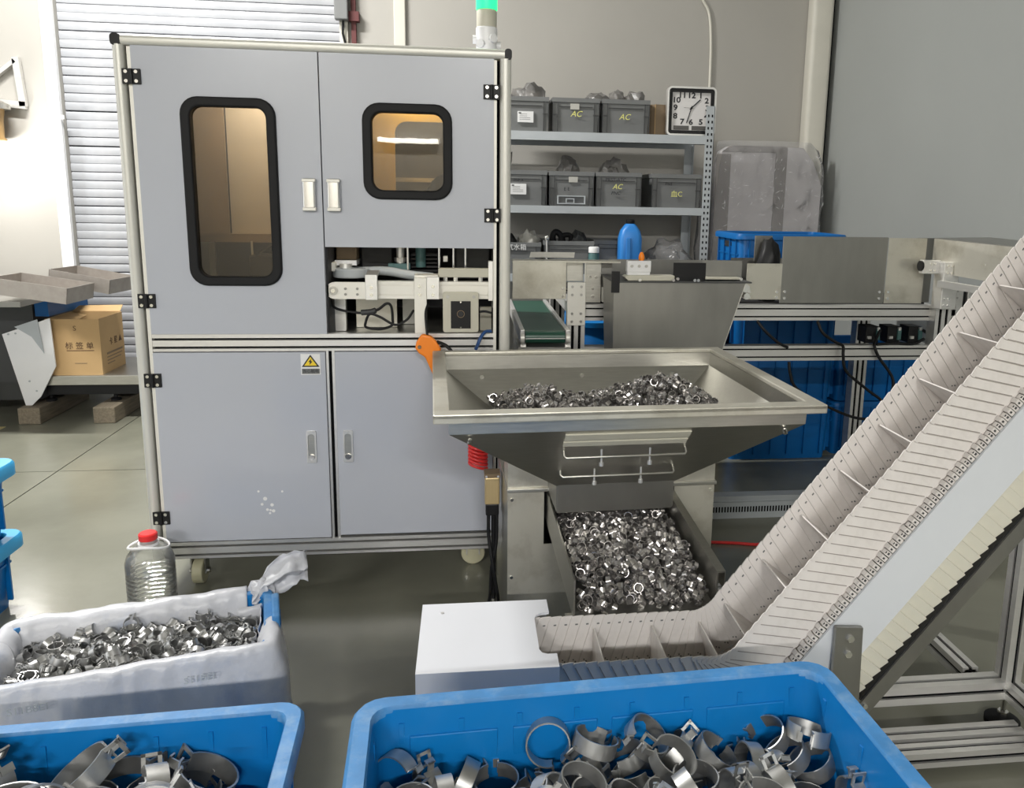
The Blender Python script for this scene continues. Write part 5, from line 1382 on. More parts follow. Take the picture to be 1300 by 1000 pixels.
MB().box(0.785, 0.912, 2.930, 2.936, 1.077, 1.146).build('dark_plate', M['black'], ch)
MB().box(0.913, 1.075, 2.985, 2.990, 1.077, 1.150).build('grey_plate', M['steel_dark'], ch)
MB().box(0.905, 1.055, 2.93, 2.985, 1.083, 1.089).build('cover_edge', M['beige'], ch)
bk = MB().box(0.606, 0.695, 2.935, 2.96, 1.088, 1.152).build('sensor_block', M['white'], ch, bevel=0.003)
MB().box(0.604, 0.697, 2.932, 2.962, 1.108, 1.152).build('block_cap', M['white'], bk, bevel=0.003)
bolts(MB(), [(0.622, 1.132), (0.650, 1.132), (0.678, 1.132)], 2.932, 0.006).build('bolt', M['bolt'], bk)
MB().prism([(0.605, 1.078), (0.785, 1.078), (0.785, 1.098), (0.60, 1.098), (0.59, 1.092)], 'y', 2.91, 2.965).build('sensor_base', M['beige'], ch, bevel=0.002)
MB().lathe([(0.009, 0), (0.012, 0.008), (0.011, 0.018), (0.005, 0.032)], (0.662, 2.948, 1.152), n=12).build('knob', M['orange'], ch, smooth=50)
bolts(MB(), [(0.645, 1.083), (0.775, 1.083), (0.792, 1.088), (0.858, 1.083), (0.872, 1.083), (1.04, 1.088)], 2.893, 0.006, 0.006).build('bolt', M['chrome'], ch)
cl = MB().cyl((1.085, 2.95, 1.045), (1.085, 2.99, 1.045), 0.016, n=12).cyl((1.09, 2.95, 1.015), (1.09, 2.99, 1.015), 0.013, n=12).build('hinge_clamp', M['chrome'], ch, smooth=40)
MB().box(0.60, 0.62, 3.05, 3.16, 0.99, 1.02).build('hanger', M['steel_dark'], ch)
# short green takeaway belt
gb = thing('takeaway_conveyor', 'short green belt conveyor between the cabinet and the aluminium post', 'conveyor', (0.29, 3.3, 0))
MB().loft([[(0.215, 2.90, 0.855), (0.215, 2.90, 0.885), (0.215, 3.80, 0.885), (0.215, 3.80, 0.855)], [(0.365, 2.90, 0.855), (0.365, 2.90, 0.885), (0.365, 3.80, 0.885), (0.365, 3.80, 0.855)]]).build('belt_bed', M['green_belt'], gb)
MB().cyl((0.215, 2.90, 0.865), (0.365, 2.90, 0.865), 0.024, n=20).build('end_roller', M['green_belt'], gb, smooth=40)
MB().box(0.215, 0.365, 2.868, 2.872, 0.862, 0.866).build('belt_seam', M['alu'], gb)
for x in (0.196, 0.367):
    MB().box(x, x + .017, 2.885, 3.80, 0.845, 0.893).build('side_rail', M['alu'], gb, bevel=0.002)
    MB().cyl((x + .001, 2.895, 0.862), (x + .016, 2.895, 0.862), 0.020, n=14).build('bearing_end', M['alu_pale'], gb, smooth=40)
MB().box(0.19, 0.39, 2.90, 3.10, 0.815, 0.825).build('base_plate', M['steel'], gb)
for x, y in ((0.20, 2.92), (0.37, 2.92), (0.20, 3.74), (0.37, 3.74)):
    MB().box(x, x + .02, y, y + .02, 0, 0.845).build('leg', M['alu'], gb)

# ------------------------------------------------------------------ storage behind the line
def stack(x, y, n, L, D, H, m, lab, grp):
    for k in range(n):
        crate(lab[k], (x, y, k * (H + .002)), 0, L, D, H, m, None, grp, taper=.012, rimw=.018, rimh=.03, handle=M['interior'])
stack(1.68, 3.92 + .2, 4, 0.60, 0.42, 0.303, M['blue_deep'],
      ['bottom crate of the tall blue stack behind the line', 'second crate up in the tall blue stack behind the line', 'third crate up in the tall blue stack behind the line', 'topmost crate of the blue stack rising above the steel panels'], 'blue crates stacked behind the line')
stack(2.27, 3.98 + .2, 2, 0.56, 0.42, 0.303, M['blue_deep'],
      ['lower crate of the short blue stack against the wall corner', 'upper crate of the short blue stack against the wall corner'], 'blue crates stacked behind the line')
ct = thing('carton', 'tall brown carton with black print beside the blue stack', 'carton', (1.17, 4.2, 0))
MB().box(0.97, 1.370, 4.0, 4.40, 0, 0.86).build('box', M['carton'], ct, bevel=0.003)
MB().box(0.97, 1.370, 3.999, 4.4, 0.8605, 0.8615).build('flap', M['carton'], ct)
text('个财棉', 0.060, (1.415 - .08, 3.998, 0.685), FRONT, M['ink'], ct)
MB().box(1.20, 1.36, 3.998, 3.9995, 0.640, 0.644).build('print_line', M['ink'], ct)
dr_ = thing('drum', 'blue plastic drum behind the aluminium post', 'drum', (0.68, 4.22, 0))
MB().lathe([(0.23, 0), (0.245, 0.03), (0.245, 0.28), (0.255, 0.29), (0.255, 0.31), (0.245, 0.32), (0.245, 0.60), (0.255, 0.61), (0.255, 0.63), (0.24, 0.66), (0.22, 0.72)], (0.68, 4.22, 0), n=32).build('body', M['blue_deep'], dr_, smooth=40)
MB().lathe([(0.235, 0.715), (0.245, 0.72), (0.245, 0.745), (0.22, 0.75), (0.21, 0.74)], (0.68, 4.22, 0), n=32).build('lid', M['blue'], dr_, smooth=40)
hs = MB().tube(curve_pts([(0.80, 2.93, 0.007), (0.95, 2.92, 0.007), (1.08, 2.90, 0.007), (1.18, 2.88, 0.007), (1.30, 2.92, 0.007)], 6), 0.0065).build('floor_hose', M['red'], smooth=60)
hs['label'], hs['category'] = 'red hose lying on the floor beside the feeder stand', 'hose'

# ------------------------------------------------------------------ rack with grey crates
rk = thing('storage_rack', 'grey enamelled slotted angle rack against the back wall', 'rack', (0.65, 5.22, 0))
RX0, RX1, RY0, RY1 = -0.28, 1.565, 5.0, 5.48
for z1, hh in ((1.789, 0.056), (1.334, 0.050), (0.900, 0.050), (0.25, 0.05)):
    s_ = MB().box(RX0 + .003, 1.510, RY0 + .003, RY1 - .003, z1 - .004, z1)
    s_.box(RX0 + .003, 1.510, RY0 + .001, RY0 + .004, z1 - hh, z1)
    s_.box(RX0 + .003, 1.510, RY1 - .004, RY1 - .001, z1 - hh, z1)
    s_.box(RX0 + .003, 1.510, RY0 + .001, RY0 + .018, z1 - hh, z1 - hh + .003)
    s_.build('shelf', M['rack'], rk)
for x, sx in ((RX1, -1), (RX0, 1)):
    for y, sy in ((RY0, 1), (RY1, -1)):
        x0, x1 = sorted((x, x + sx * .056))
        p_ = MB().box(x0, x1, y, y + sy * .003, 0, 1.972)
        y0, y1 = sorted((y, y + sy * .045))
        xx0, xx1 = sorted((x, x + sx * .003))
        p_.box(xx0, xx1, y0, y1, 0, 1.972)
        po_ = p_.build('upright', M['rack'], rk)
        hb = MB()
        k = 0
        z = 0.05
        while z < 1.95:
            for hx in (.016, .040):
                c = x + sx * hx
                hb.box(c - .0045, c + .0045, y - .0008, y + .0035, z - .008, z + .008)
            z += 0.038
        hb.build('slot_row', M['dark_gap'], po_, kind='stuff')
def grey_crate(x0, x1, z0, h, lab, grp, y0=5.012, d=0.38):
    t = thing('grey_crate', lab, 'crate', ((x0 + x1) / 2, y0, z0), 0, grp)
    T_ = Matrix.Translation(((x0 + x1) / 2, y0, z0))
    w2 = (x1 - x0) / 2
    b = MB(T_)
    b.loft([loop(-w2 + .012, w2 - .012, 0.012, d - .012, 0), loop(-w2 + .006, w2 - .006, .006, d - .006, h - .02), loop(-w2 + .010, w2 - .010, .010, d - .010, h - .02), loop(-w2 + .016, w2 - .016, .016, d - .016, .006)], True, True)
    b.build('body', M['grey_crate'], t)
    MB(T_).loft([loop(-w2 + .006, w2 - .006, .006, d - .006, h - .03), loop(-w2, w2, 0, d, h - .026), loop(-w2, w2, 0, d, h), loop(-w2 + .010, w2 - .010, .010, d - .010, h), loop(-w2 + .010, w2 - .010, .010, d - .010, h - .02)], False, False).build('rim', M['grey_crate'], t)
    for xx in (-w2 + .004, -w2 + .032, w2 - .036, w2 - .008):
        MB(T_).box(xx, xx + .005, -.001, .010, .004, h - .026).build('rib', M['grey_dark'], t)
    for q in (-w2 + .02, w2 - .026):
        MB(T_).box(q - .014, q + .018, 0.0, .010, h * .5, h * .5 + .006).build('rib', M['grey_dark'], t)
    MB(T_).box(-w2 + .045, w2 - .045, .0, .010, h - .055, h - .051).build('rib', M['grey_dark'], t)
    return t, T_
def label_card(t, T_, x, z, w_, h_, m=None, y=-0.0025):
    c = MB(T_).box(x - w_ / 2, x + w_ / 2, y, y + .012, z - h_ / 2, z + h_ / 2).build('label_card', m or M['paper'], t)
    return c
def print_lines(t, T_, x, z, w_, h_, par):
    p_ = MB(T_)
    p_.box(x - w_ * .44, x - w_ * .28, -.0032, -.0025, z + h_ * .28, z + h_ * .42)
    for i, q in enumerate((.25, .08, -.08, -.24)):
        p_.box(x - w_ * .38, x + w_ * (.10 if i < 2 else .3), -.0030, -.0025, z + h_ * q - .0012, z + h_ * q + .0012)
    p_.build('print', M['grey_crate'], par)
G1 = 'grey crates on the upper shelf'
t, T_ = grey_crate(0.205, 0.508, 1.789, 0.207, 'grey crate with a white printed card on the upper shelf', G1)
c = label_card(t, T_, 0.005, 0.085, 0.098, 0.066); print_lines(t, T_, 0.005, 0.085, 0.098, 0.066, c)
t, T_ = grey_crate(0.527, 0.826, 1.789, 0.207, 'grey upper shelf crate with a small paper tag above yellow letters', G1)
label_card(t, T_, -0.008, 0.155, 0.055, 0.035, M['grey_crate'] if False else M['cloth'])
text('AC', 0.05, T_ @ Vector((0, -.003, 0.11)), FRONT, M['chalk'], t, shear=.3)
t, T_ = grey_crate(0.840, 1.148, 1.789, 0.207, 'grey upper shelf crate with yellow letters beside the brown carton', G1)
text('AC', 0.05, T_ @ Vector((-.01, -.003, 0.10)), FRONT, M['chalk'], t, shear=.3)
G2 = 'grey crates on the middle shelf'
t, T_ = grey_crate(0.20, 0.503, 1.334, 0.217, 'grey crate with a white printed card on the middle shelf', G2)
c = label_card(t, T_, -0.03, 0.10, 0.098, 0.066); print_lines(t, T_, -0.03, 0.10, 0.098, 0.066, c)
text('PNP-A', 0.022, T_ @ Vector((-.03, -.003, 0.155)), FRONT, M['ink'], t)
t, T_ = grey_crate(0.512, 0.803, 1.334, 0.215, 'grey middle shelf crate with a slanted paper tag and a moulded panel', G2)
o = label_card(t, T_, 0.01, 0.165, 0.056, 0.034, M['cloth'])
MB(T_).ring([(-.09, .012), (.09, .012), (.09, .065), (-.09, .065)], [(-.082, .018), (.082, .018), (.082, .059), (-.082, .059)], 'y', -.003, .010).build('moulded_panel', M['rack'], t)
MB(T_).ring([(-.035, .016), (.02, .016), (.02, .048), (-.035, .048)], [(-.029, .022), (.014, .022), (.014, .042), (-.029, .042)], 'y', -.003, .010).build('moulded_panel', M['rack'], t)
text('E E', 0.03, T_ @ Vector((-.03, -.003, 0.105)), FRONT, M['ink'], t)
t, T_ = grey_crate(0.812, 1.110, 1.334, 0.215, 'grey middle shelf crate with black writing over yellow letters', G2)
text('PRST-ATC', 0.030, T_ @ Vector((-.02, -.003, 0.168)), FRONT, M['ink'], t)
text('AC', 0.045, T_ @ Vector((-.01, -.003, 0.125)), FRONT, M['chalk'], t, shear=.3)
text('PNC', 0.030, T_ @ Vector((-.02, -.003, 0.085)), FRONT, M['ink'], t, shear=.3)
t, T_ = grey_crate(1.175, 1.505, 1.334, 0.213, 'grey middle shelf crate at the end beside the rack upright', G2)
text('Pnd', 0.030, T_ @ Vector((-.055, -.003, 0.15)), FRONT, M['ink'], t)
text('血C', 0.045, T_ @ Vector((.0, -.003, 0.085)), FRONT, M['chalk'], t)
G3 = 'grey crates on the lower shelf'
t, T_ = grey_crate(0.195, 0.470, 0.900, 0.200, 'grey lower shelf crate holding a pale cloth', G3)
text('气水箱', 0.042, T_ @ Vector((-.02, -.003, 0.168)), FRONT, M['paper'], t)
t, T_ = grey_crate(0.485, 0.812, 0.900, 0.212, 'grey lower shelf crate holding dark hoses', G3)
t, T_ = grey_crate(0.822, 1.135, 0.900, 0.216, 'grey lower shelf crate behind the blue jerrycan', G3, y0=5.10, d=.33)
# crumpled bags and other contents standing out of the crates
def bag(c, size, seed, lab, grp, m=None, amp=.35, fr=2.2):
    o = crumple(c, size, seed, amp, 3, fr).build('plastic_bag', m or M['bag'], smooth=35)
    o['label'], o['category'] = lab, 'bag'
    if grp: o['group'] = grp
    return o
GB = 'grey plastic bags in the crates'
bag((0.40, 5.17, 1.90), (0.105, 0.10, 0.115), 1, 'plump grey bag bulging from the carded crate on the upper shelf', GB)
bag((0.27, 5.17, 1.90), (0.05, 0.09, 0.07), 2, 'low grey bag beside the plump one on the upper shelf', GB)
bag((0.83, 5.17, 1.90), (0.10, 0.10, 0.085), 3, 'flat grey bag spanning the middle crate of the upper shelf', GB)
bag((0.955, 5.16, 1.92), (0.055, 0.09, 0.090), 4, 'pointed grey bag in the upper shelf crate beside the carton', GB)
bag((1.07, 5.16, 1.92), (0.075, 0.09, 0.085), 6, 'twin eared grey bag in the crate closest to the clock', GB)
bag((0.235, 5.16, 1.44), (0.055, 0.09, 0.145), 7, 'tall grey bag beside the cabinet on the middle shelf', GB)
bag((0.65, 5.17, 1.45), (0.07, 0.08, 0.115), 8, 'peaked grey bag in the tagged middle shelf crate', GB)
bag((0.95, 5.17, 1.45), (0.10, 0.08, 0.105), 9, 'square grey bag in the black written middle shelf crate', GB)
bag((0.72, 5.15, 1.00), (0.06, 0.07, 0.10), 10, 'dark peaked bag in the lower shelf crate with hoses', GB, M['grey_dark'])
bag((1.33, 5.12, 0.901), (0.15, 0.09, 0.125), 12, 'clear plastic bag slumped on the lower shelf beside the jerrycan', GB, M['wrap'])
o = crumple((0.40, 5.14, 1.03), (0.065, 0.07, 0.085), 14, 0.4, 3, 2.4).build('cloth', M['cloth'], smooth=40)
o['label'], o['category'] = 'pale crumpled cloth hanging out of the lower shelf crate', 'cloth'
o = crumple((0.275, 5.12, 1.02), (0.05, 0.06, 0.075), 15, 0.3).build('dark_rag', M['black'], smooth=50)
o['label'], o['category'] = 'black rag beside the pale cloth on the lower shelf', 'rag'
for i, x in enumerate((0.575, 0.64)):
    o = MB().tube(curve_pts([(x, 5.14, 1.06), (x - .02, 5.13, 1.13), (x + .0, 5.13, 1.165 - i * .02), (x + .035, 5.13, 1.135), (x + .03, 5.13, 1.06)], 5), 0.020 - i * .003).build('rubber_hose', M['rubber'], smooth=60)
    o['label'] = ('thick black rubber hose looping out of the lower shelf crate', 'thinner black rubber hose beside the thick loop on the lower shelf')[i]
    o['category'] = 'hose'
t = thing('ball_rod', 'thin steel rod with a ball top standing before the lower crates', 'rod', (0.51, 5.006, 0.9))
MB().cyl((0.505, 5.006, 0.905), (0.505, 5.006, 1.12), 0.006).build('rod', M['alu'], t, smooth=60)
MB().lathe([(0.002, -.018), (0.014, -.012), (0.018, 0), (0.014, .012), (0.002, .018)], (0.505, 5.006, 1.13), n=14).build('ball', M['chrome'], t, smooth=80)
MB().lathe([(0.02, 0), (0.02, 0.005)], (0.505, 5.006, 0.9), n=12).build('base', M['alu'], t)
t = thing('jar', 'small dark jar with a pale lid before the lower crates', 'jar', (0.805, 4.99, 0.9))
MB().lathe([(0.033, 0), (0.035, 0.01), (0.035, 0.13), (0.028, 0.145)], (0.805, 5.02 - .04, 0.9), n=16).build('body', M['teal'], t, smooth=40)
MB().lathe([(0.034, 0.143), (0.034, 0.175), (0.03, 0.18)], (0.805, 5.02 - .04, 0.9), n=16).build('lid', M['paper'], t, smooth=40)
t = thing('jerrycan', 'bright blue plastic jerrycan with a black cap on the rack', 'jerrycan', (1.04, 5.01, 0.9))
jc = MB()
Tj = Matrix.Translation((1.045, 5.02, 0.9))
def jl(w_, d_, z, r):
    return [tuple(Tj @ Vector((p[0], p[1], z))) for p in rr(-w_, w_, -d_, d_, r, 4)]
jc.loft([jl(.070, .050, 0, .02), jl(.074, .055, .01, .025), jl(.074, .055, .235, .03), jl(.062, .048, .285, .03), jl(.036, .034, .322, .03), jl(.028, .028, .328, .026)])
jc.build('body', M['jerry'], t, smooth=40)
MB().box(1.012, 1.040, 4.958, 4.966, 0.93, 1.14).build('moulded_grip', M['jerry'], t, bevel=0.006)
MB().lathe([(0.026, .326), (0.028, .33), (0.028, .352), (0.024, .356)], (1.045, 5.02, 0.9), n=16).build('cap', M['black'], t, smooth=40)
t = thing('carton', 'narrow brown carton between the grey crates and the clock', 'carton', (1.22, 5.15, 1.79))
MB().prism([(1.160, 5.12), (1.20, 5.08), (1.34, 5.10), (1.34, 5.30), (1.160, 5.30)], 'z', 1.79, 1.982).build('box', M['carton_dark'], t)
MB().box(1.195, 1.199, 5.079, 5.083, 1.79, 1.982).build('edge_tape', M['carton'], t)
# the clock
ck = thing('wall_clock', 'rectangular black and silver clock reading half past one on the upper shelf', 'clock', (1.42, 5.07, 1.79))
cx0, cx1, cz0, cz1, cy_ = 1.262, 1.582, 1.789, 2.092, 5.055
def crr(i):
    return rr(cx0 + i, cx1 - i, cz0 + i, cz1 - i, max(.004, .03 - i), 4)
MB().ring(crr(0), crr(.012), 'y', cy_ - .02, cy_ + .02).build('silver_bezel', M['alu'], ck, smooth=40)
MB().ring(crr(.012), crr(.034), 'y', cy_ - .014, cy_ + .02).build('black_bezel', M['black'], ck, smooth=40)
MB().prism(crr(.030), 'y', cy_ - .004, cy_ + .02).build('dial', mat('clock_dial', (0.70, 0.68, 0.67), 0.5, var=0.01), ck)
ccx, ccz = 1.424, 1.962
for n_, px, pz in ((12, -.002, .076), (1, .058, .076), (2, .098, .046), (3, .104, .0), (4, .100, -.05), (5, .065, -.086), (6, .0, -.088), (7, -.058, -.086), (8, -.104, -.052), (9, -.104, 0), (10, -.100, .046), (11, -.062, .076)):
    text(str(n_), 0.047, (ccx + px, cy_ - .0046, ccz + pz), FRONT, M['ink'], ck, name='numeral', sx=1.15, bold=0.0014)
for nm, ang, ln_, wd in (('hour_hand', 47, .078, .007), ('minute_hand', 197, .098, .006), ('second_hand', 272, .05, .0015)):
    a = math.radians(ang)
    d = Vector((math.sin(a), 0, math.cos(a)))
    p0 = Vector((ccx, cy_ - .007, ccz)) - d * .014
    MB().bar(p0, p0 + d * (ln_ + .014), wd, .001, up=(0, 1, 0)).build(nm, M['ink'], ck)
MB().cyl((ccx, cy_ - .009, ccz), (ccx, cy_ - .004, ccz), .007, n=12).build('hub', M['black'], ck)
for x0, x1 in ((1.312, 1.412), (1.430, 1.530)):
    MB().box(x0, x1, cy_ - .0052, cy_ - .004, 1.826, 1.852).build('display', M['sticker_grey'], ck)

# ------------------------------------------------------------------ film-wrapped boards in the corner
wb = thing('wrapped_boards', 'grey boards bundled in clear stretch film standing in the wall corner', 'bundle', (2.09, 5.33, 0))
out = [(1.70, 0.0), (2.46, 0.0), (2.47, 1.50), (2.40, 1.66), (2.32, 1.755), (1.79, 1.755), (1.73, 1.72), (1.70, 1.62)]
MB().prism(out, 'y', 5.345, 5.44).build('board', M['wrapped'], wb, bevel=0.01)
MB().prism([(1.735, 1.715), (1.79, 1.758), (2.18, 1.758), (2.18, 1.715)], 'y', 5.335, 5.344).build('dark_band', M['wrapped_dark'], wb)
MB().box(2.12, 2.20, 5.334, 5.345, 0.05, 1.755).build('dark_band', M['wrapped_dark'], wb)
MB().box(1.70, 1.80, 5.338, 5.345, 0.05, 1.70).build('dark_band', M['wrapped_dark'], wb)
# film: a wrinkled shell around the bundle
vs, fs = [], []
NU, NV = 84, 120
for j in range(NV + 1):
    for i in range(NU + 1):
        u, v = i / NU, j / NV
        x = 1.665 + 0.85 * u
        z = 0.02 + 1.775 * v
        if z > 1.5:
            k = (z - 1.5) / .295
            x = 2.09 + (x - 2.09) * (1 - .20 * k ** 2)
        y = 5.325 - 0.02 * math.sin(u * PI) + 0.10 * (abs(u - .5) * 2) ** 8 + 0.06 * max(0, v - .97) / .03
        k3 = Vector((u * 5, v * 11, 1.7))
        y += .022 * noise.noise(k3 * 1.3) + .012 * noise.noise(k3 * 3.1) - .016 * abs(noise.noise(k3 * 2.3 + Vector((3, 1, 0))))
        vs.append((x + .012 * noise.noise(k3 + Vector((5, 5, 5))), min(y, 5.332) if u > .04 and u < .96 and v < .97 else y, z))
for j in range(NV):
    for i in range(NU):
        a = j * (NU + 1) + i
        fs.append((a, a + 1, a + NU + 2, a + NU + 1))
o = MB().add(vs, fs).build('film', M['wrap'], wb, smooth=180)
cr_ = MB()  # scattered white slivers stand in for highlights on the wrinkled film
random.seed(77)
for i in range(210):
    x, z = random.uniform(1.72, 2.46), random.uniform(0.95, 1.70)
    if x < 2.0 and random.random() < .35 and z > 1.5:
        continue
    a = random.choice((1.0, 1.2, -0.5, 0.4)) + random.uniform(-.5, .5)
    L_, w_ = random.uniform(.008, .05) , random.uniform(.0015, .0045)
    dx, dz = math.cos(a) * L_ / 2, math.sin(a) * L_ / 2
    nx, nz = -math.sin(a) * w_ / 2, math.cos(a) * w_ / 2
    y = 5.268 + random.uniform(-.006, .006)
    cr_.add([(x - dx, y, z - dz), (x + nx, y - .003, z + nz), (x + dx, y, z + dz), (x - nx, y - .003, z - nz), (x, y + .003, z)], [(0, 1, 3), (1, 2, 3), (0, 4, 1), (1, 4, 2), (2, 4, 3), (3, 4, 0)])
cr_.build('film_glint', M['glint'], wb, kind='stuff')
crumple((1.66, 5.42, 0.75), (0.06, 0.04, 0.42), 22, .3).build('loose_film', M['wrap'], wb, smooth=40)

# ------------------------------------------------------------------ by the shutter
for i, (x, lab) in enumerate(((-2.59, 'weathered timber bearer under the scale beside the white board'), (-2.17, 'weathered timber bearer under the scale beside the cabinet'))):
    o = MB().box(x - .062, x + .062, 4.84, 5.46, 0, 0.10).build('timber_bearer', M['wood'], bevel=0.006)
    o['label'], o['category'], o['group'] = lab, 'timber', 'timber bearers under the scale'
sc_ = thing('platform_scale', 'low steel platform scale raised on two timbers', 'scale', (-2.2, 5.2, 0.1))
MB().box(-2.57, -1.86, 4.93, 5.50, 0.215, 0.275).build('platform', M['steel'], sc_, bevel=0.004)
MB().box(-2.54, -1.90, 4.97, 5.46, 0.150, 0.215).build('base_frame', M['black'], sc_)
for x in (-2.545, -2.17):
    for y in (5.02, 5.40):
        MB().lathe([(0.03, 0), (0.03, 0.012), (0.012, 0.02), (0.012, 0.05)], (x, y, 0.10), n=14).build('foot', M['rubber'], sc_)
cb = thing('carton', 'open brown carton marked S standing on the platform scale', 'carton', (-2.355, 5.11, 0.275))
bx0, bx1, by0, by1, bz0, bz1 = -2.510, -2.205, 4.955, 5.28, 0.275, 0.617
b = MB()
b.box(bx0, bx1, by0, by0 + .005, bz0, bz1).box(bx0, bx1, by1 - .005, by1, bz0, bz1)
b.box(bx0, bx0 + .005, by0 + .005, by1 - .005, bz0, bz1).box(bx1 - .005, bx1, by0 + .005, by1 - .005, bz0, bz1).box(bx0 + .005, bx1 - .005, by0 + .005, by1 - .005, bz0, bz0 + .005)
b.build('box', M['carton'], cb)
MB().quad((bx0 + .003, by0 + .01, bz1), (bx0 + .003, by1 - .01, bz1), (bx0 + .10, by1 - .02, bz1 - .02), (bx0 + .10, by0 + .03, bz1 - .05), .003).build('flap', M['carton'], cb)
MB().quad((bx0 + .01, by1, bz1), (bx1 - .01, by1, bz1), (bx1 - .01, by1 + .05, bz1 + .035), (bx0 + .03, by1 + .05, bz1 + .03), .003).build('flap', M['carton'], cb)
text('S', 0.042, (-2.345, by0 - .001, 0.560), FRONT, M['ink_brown'], cb)
text('标 签 单', 0.046, (-2.325, by0 - .001, 0.452), FRONT, M['ink_brown'], cb)
MB().box(-2.40, -2.245, by0 - .001, by0, 0.423, 0.427).build('print_line', M['ink_brown'], cb)
MB().box(-2.36, -2.29, by0 - .001, by0, 0.345, 0.349).build('print_line', M['carton_dark'], cb)
SIDE = (PI / 2, 0, PI / 2)
text('卡 星 ▲', 0.05, (bx1 + .001, 5.16, 0.455), SIDE, M['ink_brown'], cb)
pl = MB()
for i, (z, y1) in enumerate(((0.385, 5.25), (0.365, 5.24), (0.345, 5.22), (0.325, 5.13))):
    pl.box(bx1, bx1 + .001, 5.03, y1, z, z + (.012 if i == 0 else .006))
pl.build('print_line', M['carton_dark'], cb)
lb = thing('leaning_panel', 'pale sheet panel leaning beside the carton on the scale', 'panel', (-2.6, 4.90, 0.1))
MB().prism([(-2.725, .535), (-2.455, .630), (-2.445, .34), (-2.545, .155), (-2.60, .101), (-2.635, .101)], 'y', 4.905, 4.913).build('sheet', M['white'], lb)
MB().quad((-2.65, 4.900, 0.58), (-2.52, 4.900, 0.625), (-2.50, 4.90, 0.42), (-2.56, 4.90, 0.52), -.002).build('grey_patch', M['rack'], lb)
bolts(MB(), [(-2.69, .535), (-2.65, .54), (-2.53, .59), (-2.565, .19), (-2.60, .25)], 4.905, .006, .003).build('rivet', M['rack'], lb)
bn = thing('work_bench', 'dark bench with blue end panel beside the shutter', 'bench', (-2.9, 4.85, 0))
MB().box(-3.70, -2.42, 4.55, 5.52, 0.745, 0.775).build('bench_top', M['steel_dark'], bn)
MB().box(-3.68, -2.578, 4.97, 5.50, 0.12, 0.745).build('dark_panel', M['grey_dark'], bn)
MB().box(-2.57, -2.495, 4.98, 5.48, 0.63, 0.744).build('blue_panel', M['blue_deep'], bn)
MB().box(-3.0, -2.66, 4.50, 4.60, 0.285, 0.36).build('blue_step', M['blue_deep'], bn, bevel=0.004)
MB().box(-2.95, -2.70, 4.60, 4.70, 0.30, 0.33).build('step_arm', M['grey_dark'], bn)
for x, y in ((-3.66, 4.60), (-3.0, 4.60), (-3.66, 5.45), (-2.62, 5.45)):
    MB().box(x, x + .04, y, y + .04, 0, 0.745).build('leg', M['grey_dark'], bn)
def sheet_tray(c, rot, L, D, H, lab):
    t = thing('sheet_tray', lab, 'tray', c, 0, 'worn sheet metal trays on the bench')
    X = Matrix.Translation(c) @ Euler(rot).to_matrix().to_4x4()
    MB(X).box(-L / 2, L / 2, -D / 2, D / 2, 0, .003).build('tray_base', M['tray_metal'], t)
    for a in ((-L / 2, L / 2, -D / 2, -D / 2 + .003), (-L / 2, L / 2, D / 2 - .003, D / 2), (-L / 2, -L / 2 + .003, -D / 2, D / 2), (L / 2 - .003, L / 2, -D / 2, D / 2)):
        MB(X).box(*a, 0.003, H).build('tray_side', M['tray_metal'], t)
sheet_tray((-2.345, 4.64, 0.797), (0, math.radians(8), math.radians(-3)), 0.40, 0.28, 0.088, 'worn sheet metal tray overhanging the bench edge in front')
sheet_tray((-2.235, 4.98, 0.812), (0, math.radians(9), math.radians(-8)), 0.36, 0.26, 0.085, 'worn sheet metal tray behind the front one on the bench')
o = MB().box(-3.4, -2.70, 4.72, 4.80, 0, 0.0015).build('trim_6', mat('faded_yellow_paint', (0.50, 0.42, 0.20), 0.6, var=.2), kind='structure')
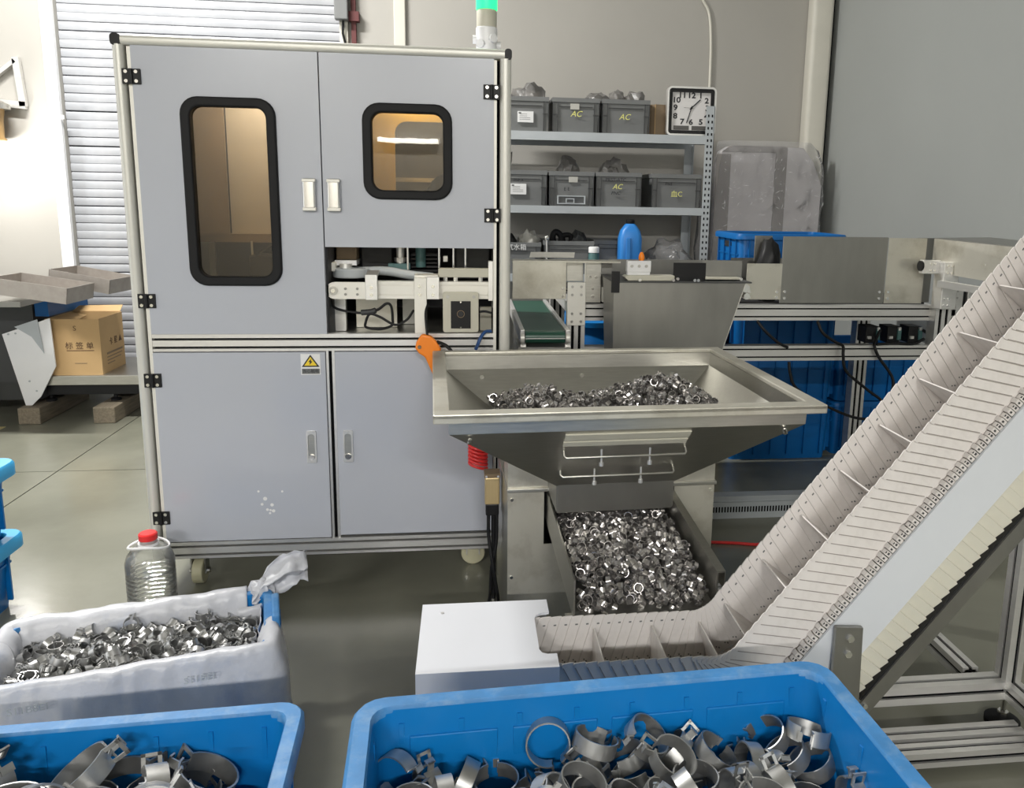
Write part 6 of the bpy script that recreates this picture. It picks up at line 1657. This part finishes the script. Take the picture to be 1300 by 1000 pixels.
# blue crates at the picture's edge
for k, lab in enumerate(('lower crate of the blue pair standing on open floor by the lined crate', 'upper crate of the blue pair standing on open floor by the lined crate')):
    crate(lab, (-1.785, 2.50, k * .250), 0, 0.60, 0.40, 0.248, M['blue'], M['blue_sky'], 'blue crate pair on open floor', taper=.018, rimw=.03, rimh=.045)
# water bottle
bt_ = thing('water_bottle', 'large clear ribbed plastic bottle with a red cap on the floor', 'bottle', (-1.02, 2.50, 0))
prof_ = [(0.066, 0.0), (0.072, 0.008)]
z = 0.012
while z < 0.185:
    prof_ += [(0.0735, z), (0.0735, z + .007), (0.0655, z + .010), (0.0655, z + .012)]
    z += 0.0155
prof_ += [(0.0735, 0.192), (0.0735, 0.225), (0.066, 0.25), (0.050, 0.272), (0.034, 0.283), (0.026, 0.286), (0.026, 0.312), (0.025, 0.312)]
prof_ = [(a, b * .93) for a, b in prof_]
MB().lathe(prof_, (-1.02, 2.50, 0.0), n=28).build('body', M['clear_pet'], bt_, smooth=30)
MB().lathe([(0.0275, 0.282), (0.028, 0.284), (0.028, 0.300), (0.024, 0.304)], (-1.02, 2.50, 0), n=20).build('cap', M['red'], bt_, smooth=40)
MB().lathe([(0.031, 0.264), (0.031, 0.272)], (-1.02, 2.50, 0), n=20).build('neck_ring', M['white'], bt_, smooth=40)
hp_ = [(-1.02 + 0.034 * math.cos(a) + .028 * math.cos(a), 2.50 + 0.040 * math.sin(a), 0.268 - .012 * math.cos(a) ** 2) for a in [2 * PI * k / 24 for k in range(24)]]
MB().tube(hp_, 0.0042, n=6, closed=True).build('carry_handle', M['white'], bt_, smooth=60)

# lettering becomes plain mesh objects
bpy.context.view_layer.update()
dg_ = bpy.context.evaluated_depsgraph_get()
for o, nm in TEXTS:
    me = bpy.data.meshes.new_from_object(o.evaluated_get(dg_))
    me.name = nm
    n_ = bpy.data.objects.new(nm, me)
    COL.objects.link(n_)
    n_.parent = o.parent
    n_.matrix_local = o.matrix_local.copy()
for o, nm in TEXTS:
    bpy.data.objects.remove(o)
